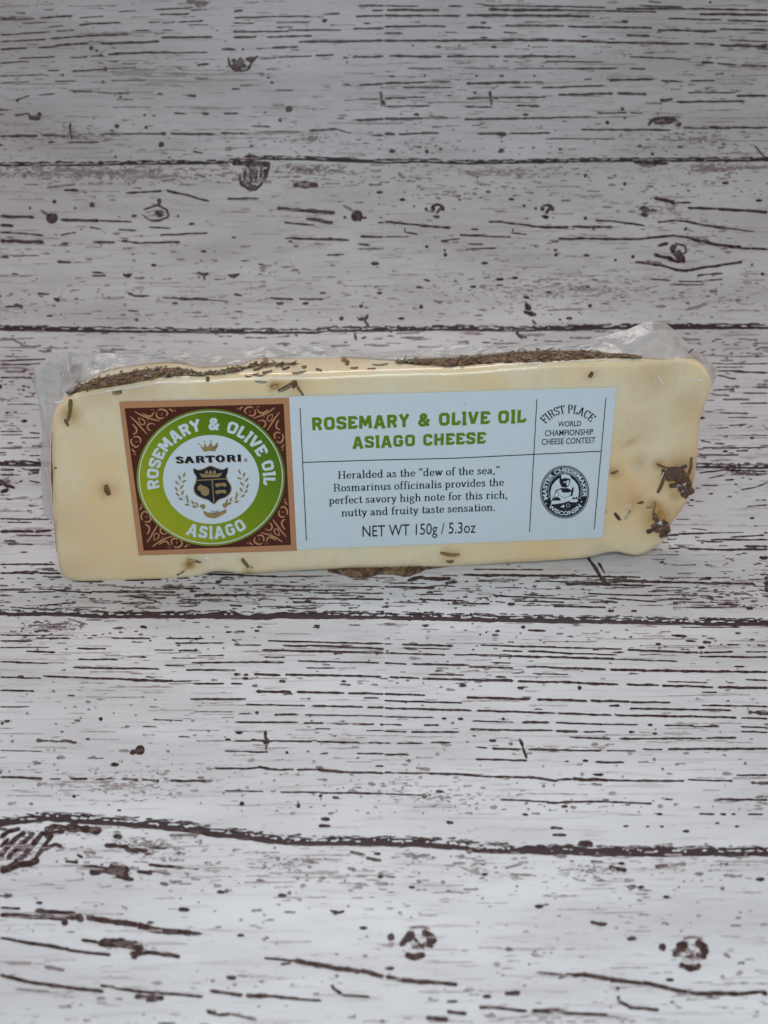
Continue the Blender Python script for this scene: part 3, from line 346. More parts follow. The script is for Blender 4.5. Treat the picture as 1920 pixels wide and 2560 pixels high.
for k, x, y, rx, ry, n, t in SMUDGE:                # worn patches: many small touching flecks
    sc = CR[k][2]
    for _ in range(int(n * 1.8)):
        a, r = random.uniform(0, 2 * math.pi), abs(random.gauss(0, .62))
        if k in 'AB' and y + ry * r > 690 or k in 'GH' and y - ry * r < 60: r *= .6
        X, Y = cr(k, x + rx * r * math.cos(a), y + ry * r * math.sin(a)); l = random.uniform(4, 17) * (1 if sc > .3 else .7)
        streak([(X - l / 2, Y + random.uniform(-2, 2)), (X, Y), (X + l / 2, Y + random.uniform(-2, 2))], random.uniform(1.1, 2.9), t * random.uniform(.5, 1.3), 1.3)
# untraced small grain between the traced marks
WK = 1.15
def zone(x0, y0, x1, y1, n, lmin, lmax, wmin, wmax, t0, t1, slope=0.0):
    cl = [(random.uniform(x0, x1), random.uniform(y0, y1)) for _ in range(max(2, n // 14))]
    for _ in range(n):
        if random.random() < 0.45:
            c = random.choice(cl); x = c[0] + random.gauss(0, 70); y = c[1] + random.gauss(0, 14)
            if not (y0 < y < y1): continue
        else: x, y = random.uniform(x0, x1), random.uniform(y0, y1)
        l = lmin + (lmax - lmin) * random.random() ** 2.6; w = random.uniform(wmin, wmax)
        tn = random.uniform(t0, t1)
        if l < 9: blob(x, y, l * 0.5, w * 0.5, tn)
        else: streak([(x - l / 2, y - slope * l / 2), (x, y + random.uniform(-1, 1)), (x + l / 2, y + slope * l / 2)], w, tn, 1.3)
zone(-500, 2, 2400, 330, 520, 5, 46, 1.5, 3.2, .25, .6)
zone(-500, 330, 2400, 398, 230, 4, 24, 1.6, 4.5, .22, .55)
zone(-200, 412, 1000, 462, 330, 5, 40, 2, 6, .15, .42)
zone(1000, 412, 2400, 500, 200, 4, 26, 1.8, 5, .2, .5)
zone(-500, 460, 2400, 700, 330, 4, 30, 1.6, 4, .25, .6)
zone(-500, 690, 2400, 812, 420, 4, 26, 1.6, 4.5, .2, .6)
zone(-500, 826, 2400, 1000, 700, 8, 70, 1.8, 4.2, .35, .8)
zone(-500, 1000, 2400, 1155, 420, 8, 60, 1.8, 3.6, .4, .85)
zone(-500, 1172, 2400, 1330, 200, 6, 50, 1.6, 4, .35, .9)
zone(-500, 1330, 2400, 1440, 260, 8, 70, 1.5, 3.2, .5, 1.0)
zone(-300, 2, 2200, 400, 450, 20, 150, 1.0, 2.0, .12, .36)
zone(-300, 410, 2200, 815, 380, 16, 120, 1.0, 2.2, .12, .34)
zone(-300, 830, 2200, 1150, 450, 16, 120, 1.0, 2.0, .2, .45)
zone(-300, 1175, 2200, 1520, 400, 16, 120, 1.0, 2.0, .15, .45)
zone(-300, 1550, 2200, 2040, 420, 16, 150, 1.0, 2.4, .12, .38)
zone(-300, 2110, 2200, 2560, 350, 16, 150, 1.2, 3.0, .10, .30)
zone(-500, 1440, 2400, 1522, 520, 8, 90, 1.4, 3.0, .7, 1.0)
zone(-500, 1440, 2400, 1524, 380, 5, 28, 1.5, 3.4, .7, 1.0)
zone(-500, 1548, 2400, 1640, 240, 5, 34, 2, 4.6, .5, 1.0)
zone(-500, 1640, 2400, 1860, 260, 5, 34, 1.8, 4.5, .35, .85)
zone(-500, 1860, 2400, 2035, 380, 4, 30, 2, 6.5, .2, .65)
zone(-500, 2110, 2400, 2230, 300, 5, 40, 2.2, 6.5, .2, .6)
zone(-500, 2230, 2400, 2560, 300, 5, 36, 2.4, 6, .2, .65)
zone(-500, 1590, -30, 2560, 120, 20, 160, 4, 8, .8, 1.0, .02)
zone(1950, 1590, 2400, 2560, 120, 20, 160, 4, 8, .8, 1.0, .02)
zone(-500, 20, -30, 380, 60, 20, 160, 3, 5, .5, .8)
zone(1950, 20, 2400, 380, 60, 20, 160, 3, 5, .5, .8)
# broken paint along the joints: dark nibbles outside, pale chips inside
for ji, (pts, w) in enumerate(JT):
    X = [cr(*p)[0] for p in pts]; Y = [cr(*p)[1] for p in pts]
    for _ in range(150):
        x = random.uniform(-100, 2020); y = np.interp(x, X, Y)
        streak([(x, y - w * random.uniform(.55, .95)), (x + random.uniform(6, 34), y - w * random.uniform(.5, .9))], random.uniform(1.6, 3.4), random.uniform(.8, 1), 1.2)
    for _ in range(40):
        x = random.uniform(-100, 2020); y = np.interp(x, X, Y)
        streak([(x, y + w * random.uniform(.5, .7)), (x + random.uniform(6, 40), y + w * random.uniform(.5, .65))], random.uniform(1.5, 2.6), random.uniform(.8, 1), 1.2)
for p in planks:
    V_, F_, T_ = MK[id(p)]
    if not F_: continue
    o = link('wood_grain', V_, F_, M_INK, p, kind='stuff')
    at = o.data.attributes.new('tone', 'FLOAT', 'POINT'); at.data.foreach_set('value', np.array(T_, dtype=np.float32))
cv, cf = [], []
for ji, (pts, w) in enumerate(JT):
    X = [cr(*p)[0] for p in pts]; Y = [cr(*p)[1] for p in pts]
    cl = [random.uniform(-50, 1970) for _ in range(9)]
    for _ in range(150):
        x = random.choice(cl) + random.gauss(0, 60) if random.random() < .7 else random.uniform(-50, 1970)
        y = np.interp(x, X, Y) - w * random.uniform(.05, .36); l = random.uniform(4, 26); h = random.uniform(.9, 2.2) * (w / 13)
        b = len(cv); z = -0.00004 + 0.00008 * random.random()
        for dx, dy in ((0, 0), (.3, -1), (.7, -.9), (1, -.2), (.75, .8), (.3, .9)):
            q = board(x + dx * l, y + dy * h + random.uniform(-.4, .4)); cv.append(sheet(q[0], q[1], z))
        cf.append(tuple(range(b, b + 6)))
link('paint_chips', cv, cf, M_CHIP, SHEET, kind='stuff').name = 'chipped_paint'

# ------------------------------------------------------------------ the cheese
def cheese_material():
    m, nt, b = new_mat('pale_cheese'); L = nt.links
    tc = nd(nt, 'ShaderNodeTexCoord')
    n1 = nd(nt, 'ShaderNodeTexNoise', i_Scale=38.0, i_Detail=2.0); L.new(tc.outputs['Object'], n1.inputs['Vector'])
    n2 = nd(nt, 'ShaderNodeTexNoise', i_Scale=420.0, i_Detail=3.0); L.new(tc.outputs['Object'], n2.inputs['Vector'])
    c = mixrgb(nt, (0.85, 0.745, 0.52), (0.87, 0.635, 0.345), ramp(nt, n1.outputs['Fac'], 0.40, 0.66))
    c = mixrgb(nt, c, (0.80, 0.665, 0.42), ramp(nt, n2.outputs['Fac'], 0.45, 0.85))
    at = nd(nt, 'ShaderNodeAttribute', attribute_name='oil')
    c = mixrgb(nt, c, (0.50, 0.25, 0.05), ramp(nt, at.outputs['Fac'], 0.0, 0.62)); c = mixrgb(nt, c, (0.10, 0.045, 0.022), ramp(nt, at.outputs['Fac'], 0.62, 1.0))
    L.new(c, b.inputs['Base Color'])
    b.inputs['Subsurface Weight'].default_value = 0.5
    b.inputs['Subsurface Radius'].default_value = (1.0, 0.62, 0.28)
    b.inputs['Subsurface Scale'].default_value = 0.0022
    b.inputs['Roughness'].default_value = 0.38
    b.inputs['Coat Weight'].default_value = 0.8; b.inputs['Coat Roughness'].default_value = 0.07
    bp = nd(nt, 'ShaderNodeBump', i_Strength=0.06, i_Distance=0.0004); L.new(n2.outputs['Fac'], bp.inputs['Height']); L.new(bp.outputs[0], b.inputs['Normal'])
    n3 = nd(nt, 'ShaderNodeTexNoise', i_Scale=95.0, i_Detail=2.0, i_Distortion=1.2); L.new(tc.outputs['Object'], n3.inputs['Vector'])
    b2 = nd(nt, 'ShaderNodeBump', i_Strength=0.35, i_Distance=0.0012); L.new(n3.outputs['Fac'], b2.inputs['Height']); L.new(b2.outputs[0], b.inputs['Coat Normal'])
    return m
M_CHEESE = cheese_material()
def leaf_material(name, c1, c2, rough=0.35):
    m, nt, b = new_mat(name); L = nt.links
    tc = nd(nt, 'ShaderNodeTexCoord')
    n = nd(nt, 'ShaderNodeTexNoise', i_Scale=1400.0, i_Detail=3.0); L.new(tc.outputs['Object'], n.inputs['Vector'])
    L.new(mixrgb(nt, c1, c2, ramp(nt, n.outputs['Fac'], 0.35, 0.65)), b.inputs['Base Color'])
    b.inputs['Roughness'].default_value = rough; b.inputs['Coat Weight'].default_value = 0.4
    return m
M_LEAF = [leaf_material('olive_rosemary', (0.12, 0.09, 0.028), (0.24, 0.18, 0.065)), leaf_material('brown_rosemary', (0.10, 0.048, 0.018), (0.22, 0.115, 0.04)),
          leaf_material('golden_rosemary', (0.34, 0.19, 0.03), (0.22, 0.12, 0.02)), leaf_material('dark_rosemary', (0.05, 0.026, 0.018), (0.12, 0.06, 0.04)),
          leaf_material('grey_rosemary', (0.16, 0.14, 0.10), (0.30, 0.26, 0.18)), leaf_material('red_peppercorn', (0.10, 0.018, 0.008), (0.17, 0.04, 0.015))]
def crust_material(name='herb_crust', k=1.0):
    m, nt, b = new_mat(name); L = nt.links
    tc = nd(nt, 'ShaderNodeTexCoord')
    n = nd(nt, 'ShaderNodeTexNoise', i_Scale=620.0, i_Detail=5.0, i_Roughness=0.7); L.new(tc.outputs['Object'], n.inputs['Vector'])
    r = nd(nt, 'ShaderNodeValToRGB'); L.new(n.outputs['Fac'], r.inputs[0])
    e = r.color_ramp.elements; e[0].position = 0.36; e[0].color = (0.035 * k, 0.016 * k, 0.008 * k, 1); e[1].position = 0.62; e[1].color = (0.30 * k, 0.19 * k, 0.10 * k, 1)
    x = e.new(0.48); x.color = (0.13 * k, 0.065 * k, 0.028 * k, 1)
    L.new(r.outputs[0], b.inputs['Base Color']); b.inputs['Roughness'].default_value = 0.45
    bp = nd(nt, 'ShaderNodeBump', i_Strength=0.8, i_Distance=0.0006); L.new(n.outputs['Fac'], bp.inputs['Height']); L.new(bp.outputs[0], b.inputs['Normal'])
    return m
M_CRUST, M_RIND = crust_material(), crust_material('brown_rind', 0.78)
def film_material():
    m, nt, b = new_mat('milky_film'); L = nt.links
    out = nt.nodes['Material Output']
    tc = nd(nt, 'ShaderNodeTexCoord')
    mp = nd(nt, 'ShaderNodeMapping'); mp.inputs['Scale'].default_value = (1.0, 1.0, 0.45); mp.inputs['Rotation'].default_value = (0, 0.5, 0); L.new(tc.outputs['Object'], mp.inputs[0])
    n = nd(nt, 'ShaderNodeTexNoise', i_Scale=170.0, i_Detail=4.0, i_Distortion=0.8); L.new(mp.outputs[0], n.inputs['Vector'])
    b.inputs['Base Color'].default_value = (0.56, 0.53, 0.495, 1); b.inputs['Roughness'].default_value = 0.24
    b.inputs['Specular IOR Level'].default_value = 0.7
    al = nt.nodes.new('ShaderNodeMapRange'); L.new(n.outputs['Fac'], al.inputs[0])
    al.inputs[1].default_value, al.inputs[2].default_value, al.inputs[3].default_value, al.inputs[4].default_value = 0.3, 0.7, 0.66, 0.93
    L.new(al.outputs[0], b.inputs['Alpha'])
    bp = nd(nt, 'ShaderNodeBump', i_Strength=0.55, i_Distance=0.0012); L.new(n.outputs['Fac'], bp.inputs['Height']); L.new(bp.outputs[0], b.inputs['Normal'])
    return m
M_FILM = film_material()
M_CREASE_GLINT = plain('film_crease_glint', (0.80, 0.79, 0.74), 0.12, 1.0, 0.9)  # pale colour that paints in the film's highlights

root = bpy.data.objects.new('cheese_wedge', None); COL.objects.link(root)
root['label'] = 'shrink-wrapped wedge of pale herb-crusted cheese with green and white label, standing on edge'
root['category'] = 'cheese'
root.location = F3(0, 0)
ROOT = Vector(root.location)
def part(name, vs, fs, mat, parent=None, smooth=False, kind=None):
    par = parent or root
    base = ROOT
    o = link(name, [(v[0] - base[0], v[1] - base[1], v[2] - base[2]) for v in vs], fs, mat, par, smooth, kind)
    return o

OUT = [(148, 860), (165, 848), (200, 838), (260, 827), (330, 816), (420, 812), (520, 807), (620, 807), (700, 804), (800, 800), (900, 797), (1000, 795),
       (1100, 787), (1200, 781), (1300, 779), (1390, 778), (1440, 775), (1480, 772), (1510, 780), (1530, 805), (1534, 830), (1520, 872), (1511, 920), (1508, 980),
       (1502, 1030), (1497, 1056), (1486, 1080), (1465, 1110), (1446, 1136), (1436, 1162), (1420, 1177), (1396, 1188), (1372, 1195), (1350, 1192), (1330, 1188), (1306, 1192),
       (1285, 1198), (1244, 1203), (1150, 1209), (1000, 1218), (900, 1222), (800, 1224), (700, 1226), (620, 1230), (560, 1235), (520, 1236), (490, 1232),
       (468, 1231), (450, 1236), (432, 1242), (405, 1246), (300, 1250), (200, 1252), (160, 1249), (140, 1238), (127, 1205), (118, 1150), (112, 1090),
       (106, 1030), (107, 980), (109, 930), (116, 890), (130, 868)]
def back_w(x, y):                       # where along the rounded rim the outline is seen
    return 0.0005 if y < 850 and 160 < x < 1500 else (0.0030 if y > 1185 else 0.0025)
uv = [face(x * D, y * D, back_w(x, y)) for x, y in OUT]
def rim(v): t = min(1, max(0, (v - .004) / .012)); t = t * t * (3 - 2 * t); s_ = min(1, max(0, (v - .040) / .010)); return 0.0030 + 0.0004 * t - 0.0016 * s_
def thick(u): t = min(1, max(0, (u + .085) / .17)); return 0.0140 - 0.0050 * t
RING = catmull(uv, 6, closed=True); NR = len(RING)
u0, u1 = RING[:, 0].min(), RING[:, 0].max()
midv = np.interp
def spine(p):
    su = np.clip(p[0], u0 + 0.024, u1 - 0.032)
    return np.array([su, 0.0285 + 0.03 * (su - u0) * 0.12])
SPN = np.array([spine(p) for p in RING])
LAB = [(298, 1003.4), (1541.3, 967.8), (1505.9, 1343.8), (347, 1388.)]
LABuv = np.array([face(*p) for p in LAB])
def inlabel(u, v):
    return (LABuv[3][0] - .003 < u < LABuv[1][0] + .003) and (min(LABuv[2][1], LABuv[3][1]) - .002 < v < max(LABuv[0][1], LABuv[1][1]) + .002)
# shallow hollows and bulges, in photograph points: x, y, radius(px), depth(mm)
DENT = [(1590, 1175, 38, .5), (1690, 1195, 55, 1.0), (1640, 1285, 45, .9), (1570, 1285, 30, .6), (480, 1425, 36, 1.1), (620, 1418, 24, .5), (1740, 960, 40, -.7), (1660, 930, 35, .4), (200, 1010, 30, .3), (1505, 1385, 30, .7), (1590, 1340, 40, -.4)]
DUV = [(face(x, y), r * 8.6e-5, d * 1e-3) for x, y, r, d in DENT]
def relief(u, v):
    q = 0.0
    for (a, b), r, d in DUV: q += d * math.exp(-((u - a) ** 2 + (v - b) ** 2) / (r * r))
    q += 0.00022 * noise.noise(Vector((u * 60, v * 60, 1.0)))
    if inlabel(u, v): return max(min(q, 0.0001), 0.0)
    return q
TS = [0, .006, .016, .03, .05, .075, .105, .14, .18, .23, .29, .36, .44, .53, .63, .74, .86, .98]
OIL = [(1640, 940, 70, .20), (1725, 1010, 60, .20), (1600, 1075, 60, .14), (1560, 1240, 60, .16), (1690, 1280, 60, .22), (150, 1300, 80, .14), (300, 960, 60, .16), (269, 1225, 26, .45), (176, 1035, 30, .5), (473, 1416, 16, .9), (620, 1432, 16, .45), (1125, 1386, 30, .35), (1536, 1181, 20, .5), (1562, 1105, 18, .5), (1692, 1190, 38, 1.0), (1716, 1218, 30, 1.0), (1700, 1185, 62, .6), (1648, 1163, 20, .6), (1650, 1290, 30, .7),
       (1640, 1265, 18, .7), (1660, 1322, 25, 1.0), (1648, 1300, 48, .6), (1690, 1240, 26, .4), (1600, 1155, 30, .28), (1590, 1255, 34, .35), (690, 965, 16, .85), (737, 960, 30, .3), (1477, 937, 14, .3), (250, 960, 60, .28), (330, 950, 80, .22), (170, 1430, 70, .12), (1740, 1200, 26, .5), (1480, 1060, 20, .1)]
OUV = [(face(x, y), r * 8.6e-5, k) for x, y, r, k in OIL]
vs, oil = [], []
def addring(t, back):
    for p, q in zip(RING, SPN):
        r_ = p + (q - p) * t; d = t * np.linalg.norm(q - p); R_ = rim(p[1])
        e = max(0.0, 1 - d / R_); w = R_ * (1 - math.sqrt(max(0, 1 - e * e)))
        if not back:
            w += relief(*r_)
            k = 0
            for (a, b), rr, s in OUV: k = max(k, s * math.exp(-((r_[0] - a) ** 2 + (r_[1] - b) ** 2) / (rr * rr)))
            oil.append(k)
        else: w = thick(r_[0]) - w; oil.append(0)
        vs.append(F3(r_[0], r_[1], w))
for t in TS[::-1]: addring(t, False)
addring(0, True)
for t in TS[1:]: addring(t, True)
nr = 2 * len(TS); fs = []
for r in range(nr - 1):
    for i in range(NR):
        j = (i + 1) % NR; fs.append((r * NR + i, r * NR + j, (r + 1) * NR + j, (r + 1) * NR + i))
fs.append(tuple(range(NR))[::-1]); fs.append(tuple((nr - 1) * NR + i for i in range(NR)))
body = part('cheese_body', vs, fs, M_CHEESE, smooth=True)
at = body.data.attributes.new('oil', 'FLOAT', 'POINT'); at.data.foreach_set('value', np.array(oil, dtype=np.float32))

# where the line of sight of a photograph point meets the upper side
_b = np.linalg.inv(np.array([U, V, WD]).T)
_top = np.array([p for p in RING if p[1] > 0.044 or (p[0] > u1 - .012 and p[1] > .05)]); _top = _top[np.argsort(_top[:, 0])]
def vtop(u): return np.interp(u, _top[:, 0], _top[:, 1])
def TOP(px, py, h=0.0):
    r = ray(px, py); A = _b @ (CAM - O); B = _b @ r
    best = None
    for t in np.linspace(.17, .30, 400):
        q = A + B * t
        if q[2] < 0: continue
        R_ = rim(q[1]); w = q[2]; e = max(0.0, 1 - w / R_); vt = vtop(q[0]) - R_ * (1 - math.sqrt(max(0, 1 - e * e)))
        if q[1] <= vt: best = q; break
    if best is None: best = A + B * .21
    u, v, w = best; w = min(w, thick(u) + .001)
    p = O + U * u + V * v + WD * w
    return tuple(p + np.array([0, -.25, .97]) * h)
# ---- herb crust on the upper side
def ribbon(name, lower, upper, fn, n, m, mat, lift, parent=None, kind=None):
    lo_, up_ = np.array(lower, float), np.array(upper, float)
    def samp(P, t):
        d = np.r_[0, np.cumsum(np.hypot(*np.diff(P, axis=0).T))]; return np.array([np.interp(t * d[-1], d, P[:, 0]), np.interp(t * d[-1], d, P[:, 1])])
    V_, F_ = [], []
    for j in range(m + 1):
        for i in range(n + 1):
            a, b = samp(lo_, i / n), samp(up_, i / n); t = j / m; q = a + (b - a) * t
            edge = min(1, 4 * t * (1 - t) + 0.02) * min(1, 12 * min(i / n, 1 - i / n) + 0.02)
            V_.append(fn(q[0], q[1], lift * edge * (1 + 0.7 * noise.noise(Vector((q[0] * .07, q[1] * .12, 2)))) + 0.00005))
    for j in range(m):
        for i in range(n): b = j * (n + 1) + i; F_.append((b, b + 1, b + n + 2, b + n + 1))
    return part(name, V_, F_, mat, parent, True, kind)
k4 = lambda x, y: (60 + x * .38577, 820 + y * .38577)
k5 = lambda x, y: (640 + x * .36166, 820 + y * .36166)
k6 = lambda x, y: (1200 + x * .38577, 780 + y * .38577)
cl_lo = [k4(*p) for p in [(255, 432), (330, 425), (400, 410), (500, 392), (600, 378), (720, 358), (800, 342), (900, 328), (1000, 318), (1120, 318), (1250, 312), (1340, 296), (1410, 278)]]
cl_up = [k4(*p) for p in [(262, 400), (330, 385), (380, 362), (450, 330), (520, 298), (650, 268), (760, 250), (850, 240), (1000, 240), (1080, 262), (1150, 285), (1260, 285), (1400, 255)]]
cl_up = [(a[0], a[1] + .22 * (np.interp(a[0], [q[0] for q in cl_lo], [q[1] for q in cl_lo]) - a[1])) for a in cl_up]
crust = ribbon('herb_crust', cl_lo, cl_up, TOP, 160, 6, M_CRUST, 0.0005)
cr_lo = [k5(960, 245), k5(1060, 250), k5(1150, 262), k5(1330, 270), k5(1500, 258)] + [k6(*p) for p in [(0, 340), (80, 335), (150, 332), (300, 336), (450, 326), (600, 316), (750, 302), (900, 298), (1030, 304)]]
cr_up = [k5(960, 232), k5(1060, 220), k5(1200, 212), k5(1400, 208), k5(1500, 198)] + [k6(*p) for p in [(0, 285), (100, 272), (200, 262), (400, 250), (600, 252), (750, 260), (900, 282), (1030, 300)]]
crust2 = ribbon('herb_crust', cr_lo, cr_up, TOP, 160, 6, M_CRUST, 0.0005)

th_lo = [cl_lo[-1], k5(0, 266), k5(120, 260), k5(220, 262), k5(300, 252)]
th_up = [cl_up[-1], k5(0, 250), k5(120, 240), k5(220, 240), k5(300, 246)]
crust3 = ribbon('herb_crust', th_lo, th_up, TOP, 120, 4, M_CRUST, 0.00025)
# ---- rosemary leaves: short ridged needles
def needle(L_, W_, T_, seed):
    r = random.Random(seed); V_, F_ = [], []
    n = 5
    for i in range(n):
        t = i / (n - 1); x = (t - .5) * L_; wd = W_ / 2 * (0.75 + 0.25 * math.sin(math.pi * t)) * r.uniform(.88, 1.1); bend = 0.06 * L_ * math.sin(math.pi * t) * r.uniform(.6, 1.2)
        for a, b in ((-1, 0), (-.55, .9), (0, .45), (.55, .9), (1, 0)): V_.append((x, a * wd + bend, b * T_))
    for i in range(n - 1):
        for k in range(4): b = i * 5 + k; F_.append((b, b + 1, b + 6, b + 5))
    F_.append((0, 4, 3, 2, 1)); e = (n - 1) * 5; F_.append((e, e + 1, e + 2, e + 3, e + 4))
    return V_, F_
def herb(px, py, L_, W_, ang, mi, where='face', h=-0.00008, name='rosemary_leaf', parent=None, lift=0.00012):
    V_, F_ = needle(L_, W_, W_ * 0.26, int(px * 7 + py))
    ca, sa = math.cos(math.radians(ang)), math.sin(math.radians(ang)); out = []
    for x, y, z in V_:
        qx, qy = px + x * ca + y * sa, py - x * sa + y * ca
        if where == 'face':
            u, v = face(qx, qy); out.append(F3(u, v, relief(u, v), h + z * 8.6e-5))
        elif where == 'top': out.append(TOP(qx, qy, lift + z * 8.6e-5))
        else: out.append(FP(qx, qy, z * 8.6e-5, where))
    return part(name, out, F_, M_LEAF[mi], parent)
HB = [(172, 1026, 56, 12, 82, 0), (167, 1056, 20, 10, -60, 1), (293, 981, 24, 13, 8, 0, 'face'), (220, 972, 18, 8, 75, 1, 'top'), (519, 947, 12, 10, 90, 1, 'face'),
      (653, 955, 29, 7, -4, 0, 'face'), (716, 966, 48, 13, 30, 1, 'face'), (748, 970, 44, 9, -62, 0, 'face'), (737, 962, 20, 10, 60, 3, 'face'),
      (269, 1225, 27, 16, -72, 1, 'face'), (485, 1404, 36, 11, -16, 0, 'face'), (455, 1431, 30, 6, 30, 1, 'face'), (613, 1409, 30, 11, -55, 0, 'face'), (629, 1420, 8, 6, 0, 3, 'face'),
      (1125, 1384, 49, 11, -6, 2, 'face'), (1125, 1403, 19, 9, 0, 1, 'face'), (1536, 1181, 20, 8, 18, 1, 'face'),
      (1545, 1292, 24, 11, -52, 3, 'face'), (1570, 1290, 26, 10, 52, 0, 'face'), (1562, 1298, 15, 7, 40, 0, 'face'), (1580, 1279, 12, 7, 10, 1, 'face'), (1602, 1257, 16, 9, 8, 1, 'face'), (1626, 1271, 17, 8, 4, 4, 'face'),
      (1658, 1166, 34, 8, -22, 1, 'face'), (1655, 1210, 52, 12, 66, 1, 'face'), (1672, 1176, 34, 12, 10, 3, 'face'), (1690, 1185, 44, 18, -20, 3, 'face'), (1702, 1172, 36, 15, 14, 3, 'face'), (1698, 1200, 46, 18, -50, 3, 'face'), (1712, 1215, 40, 16, 60, 3, 'face'),
      (1722, 1222, 34, 16, -80, 1, 'face'), (1725, 1172, 56, 9, 80, 1, 'face'), (1688, 1216, 26, 14, 10, 3, 'face'), (1707, 1222, 24, 9, 30, 3, 'face'), (1719, 1195, 30, 14, -60, 1, 'face'),
      (1637, 1272, 34, 8, 80, 2, 'face'), (1642, 1296, 22, 12, -60, 1, 'face'), (1650, 1318, 40, 15, 20, 3, 'face'), (1658, 1328, 34, 16, 70, 3, 'face'), (1640, 1312, 26, 9, 30, 1, 'face'), (1664, 1312, 24, 13, -70, 1, 'face'), (1624, 1328, 17, 13, 10, 3, 'face'), (1515, 1280, 10, 5, 80, 3, 'face'), (1664, 1337, 14, 12, 20, 3, 'face'),
      (663, 903, 20, 15, 90, 2, 'top'), (631, 938, 36, 8, 8, 1, 'top'), (668, 930, 26, 6, 12, 1, 'top'), (645, 922, 24, 6, 20, 1, 'top'), (672, 915, 34, 6, 14, 0, 'top'), (760, 918, 12, 8, 10, 1, 'top'), (797, 925, 16, 7, -14, 0, 'top'), (886, 920, 19, 6, 2, 1, 'top'), (929, 922, 21, 5, 2, 2, 'top'),
      (860, 900, 10, 14, 80, 2, 'top'), (868, 908, 12, 10, 60, 1, 'top'), (951, 911, 38, 5, 4, 0, 'top'), (700, 915, 22, 8, -6, 0, 'top'), (715, 921, 20, 7, 20, 3, 'top'), (748, 931, 34, 6, 8, 4, 'top'), (650, 939, 30, 5, 16, 4, 'top'), (1727, 877, 16, 5, 40, 3, 0.004),
      (452, 908, 32, 11, 32, 0, .010), (195, 953, 13, 12, 0, 5, 'top'), (139, 1170, 5, 5, 0, 3, 'face')]
for hb in HB: herb(*hb)
herb(1477, 937, 16, 13, 60, 5, 'face', name='peppercorn')
herb(686, 965, 20, 12, 15, 2, 'face', name='rosemary_flower')
def clump(px, py, rx, ry, seed):
    V_, F_ = [], []; K, J = 40, 7
    for j in range(J + 1):
        for i in range(K):
            a = 2 * math.pi * i / K; r_ = (1 - j / J) * (1 + .42 * noise.noise(Vector((math.cos(a) * 1.6, math.sin(a) * 1.6, seed))) + .22 * noise.noise(Vector((math.cos(a) * 5, math.sin(a) * 5, seed))))
            u, v = face(px + rx * r_ * math.cos(a), py + ry * r_ * math.sin(a))
            b = 0.00055 * (1 - (1 - j / J) ** 2) * (1 + .9 * noise.noise(Vector((u * 900, v * 900, seed)))) - 0.00012
            V_.append(F3(u, v, relief(u, v), b))
    for j in range(J):
        for i in range(K): F_.append((j * K + i, j * K + (i + 1) % K, (j + 1) * K + (i + 1) % K, (j + 1) * K + i))
    return part('herb_clump', V_, F_, M_CLUMP, None, True)
M_CLUMP = leaf_material('wet_herb', (0.06, 0.029, 0.017), (0.17, 0.095, 0.05), 0.3); M_CLUMP.node_tree.nodes['Principled BSDF'].inputs['Coat Weight'].default_value = 0.55
clump(1690, 1188, 36, 22, 1.0); clump(1716, 1222, 19, 22, 2.0); clump(1656, 1322, 22, 17, 3.0); clump(1640, 1300, 9, 12, 4.0)
rr = random.Random(5)
def strew(lo_, up_, n, par):
    lo_, up_ = np.array(lo_), np.array(up_); V_, F_ = [], []
    x0, x1 = lo_[0, 0], lo_[-1, 0]
    for q in range(n):
        x = rr.uniform(x0, x1); a = np.interp(x, lo_[:, 0], lo_[:, 1]); b = np.interp(x, up_[:, 0], up_[:, 1])
        y = rr.uniform(b, a); L_ = rr.uniform(8, 24); W_ = rr.uniform(2.4, 5)
        o = herb(x, y, L_, W_, rr.gauss(8, 24), rr.choice([0, 1, 1, 3, 4, 4, 0]), 'top', parent=par, lift=0.0005)
        for v in o.data.vertices: v.co.z += rr.uniform(0, .0002)
strew(cl_lo, cl_up, 150, crust)
strew(cr_lo, cr_up, 130, crust2); strew(th_lo, th_up, 10, crust3)

k7 = lambda x, y: (80 + x * .20343, 1050 + y * .20343)
def EDGE(px, py, h): p = onface(px + 3.5, py); return tuple(np.array(p) + N * (h + .0004))
ED = [([k7(226, 150), k7(212, 350), k7(212, 520), k7(206, 680), k7(220, 850), k7(228, 1040)], [k7(232, 150), k7(224, 350), k7(226, 520), k7(240, 620), k7(234, 850), k7(233, 1040)]),
      ([k7(240, 1240), k7(256, 1420), k7(276, 1640)], [k7(246, 1240), k7(263, 1420), k7(284, 1640)])]
EDGES = ED
# brown rind hanging below the front edge
k9 = lambda x, y: (780 + x * .24111, 1380 + y * .24111)
rind_lo = [k9(*p) for p in [(165, 215), (260, 240), (340, 262), (390, 292), (450, 300), (520, 308), (590, 298), (650, 272), (690, 256), (760, 258), (850, 262), (900, 275), (960, 290), (1010, 280), (1060, 262), (1120, 235), (1170, 200), (1300, 180), (1480, 150)]]
rind_up = [k9(*p) for p in [(165, 180), (400, 170), (600, 165), (800, 150), (1000, 145), (1170, 140), (1480, 125)]]
def GND(px, py, h):
    x, s = board(px, py); return sheet(x, s, h)
_u = lambda x: np.interp(x, [q[0] for q in rind_up], [q[1] for q in rind_up])
rind_lo = [(a[0], _u(a[0]) + .80 * (a[1] - _u(a[0]))) for a in rind_lo]
rind = ribbon('rind_crust', rind_lo, rind_up, GND, 120, 8, M_RIND, 0.0011)

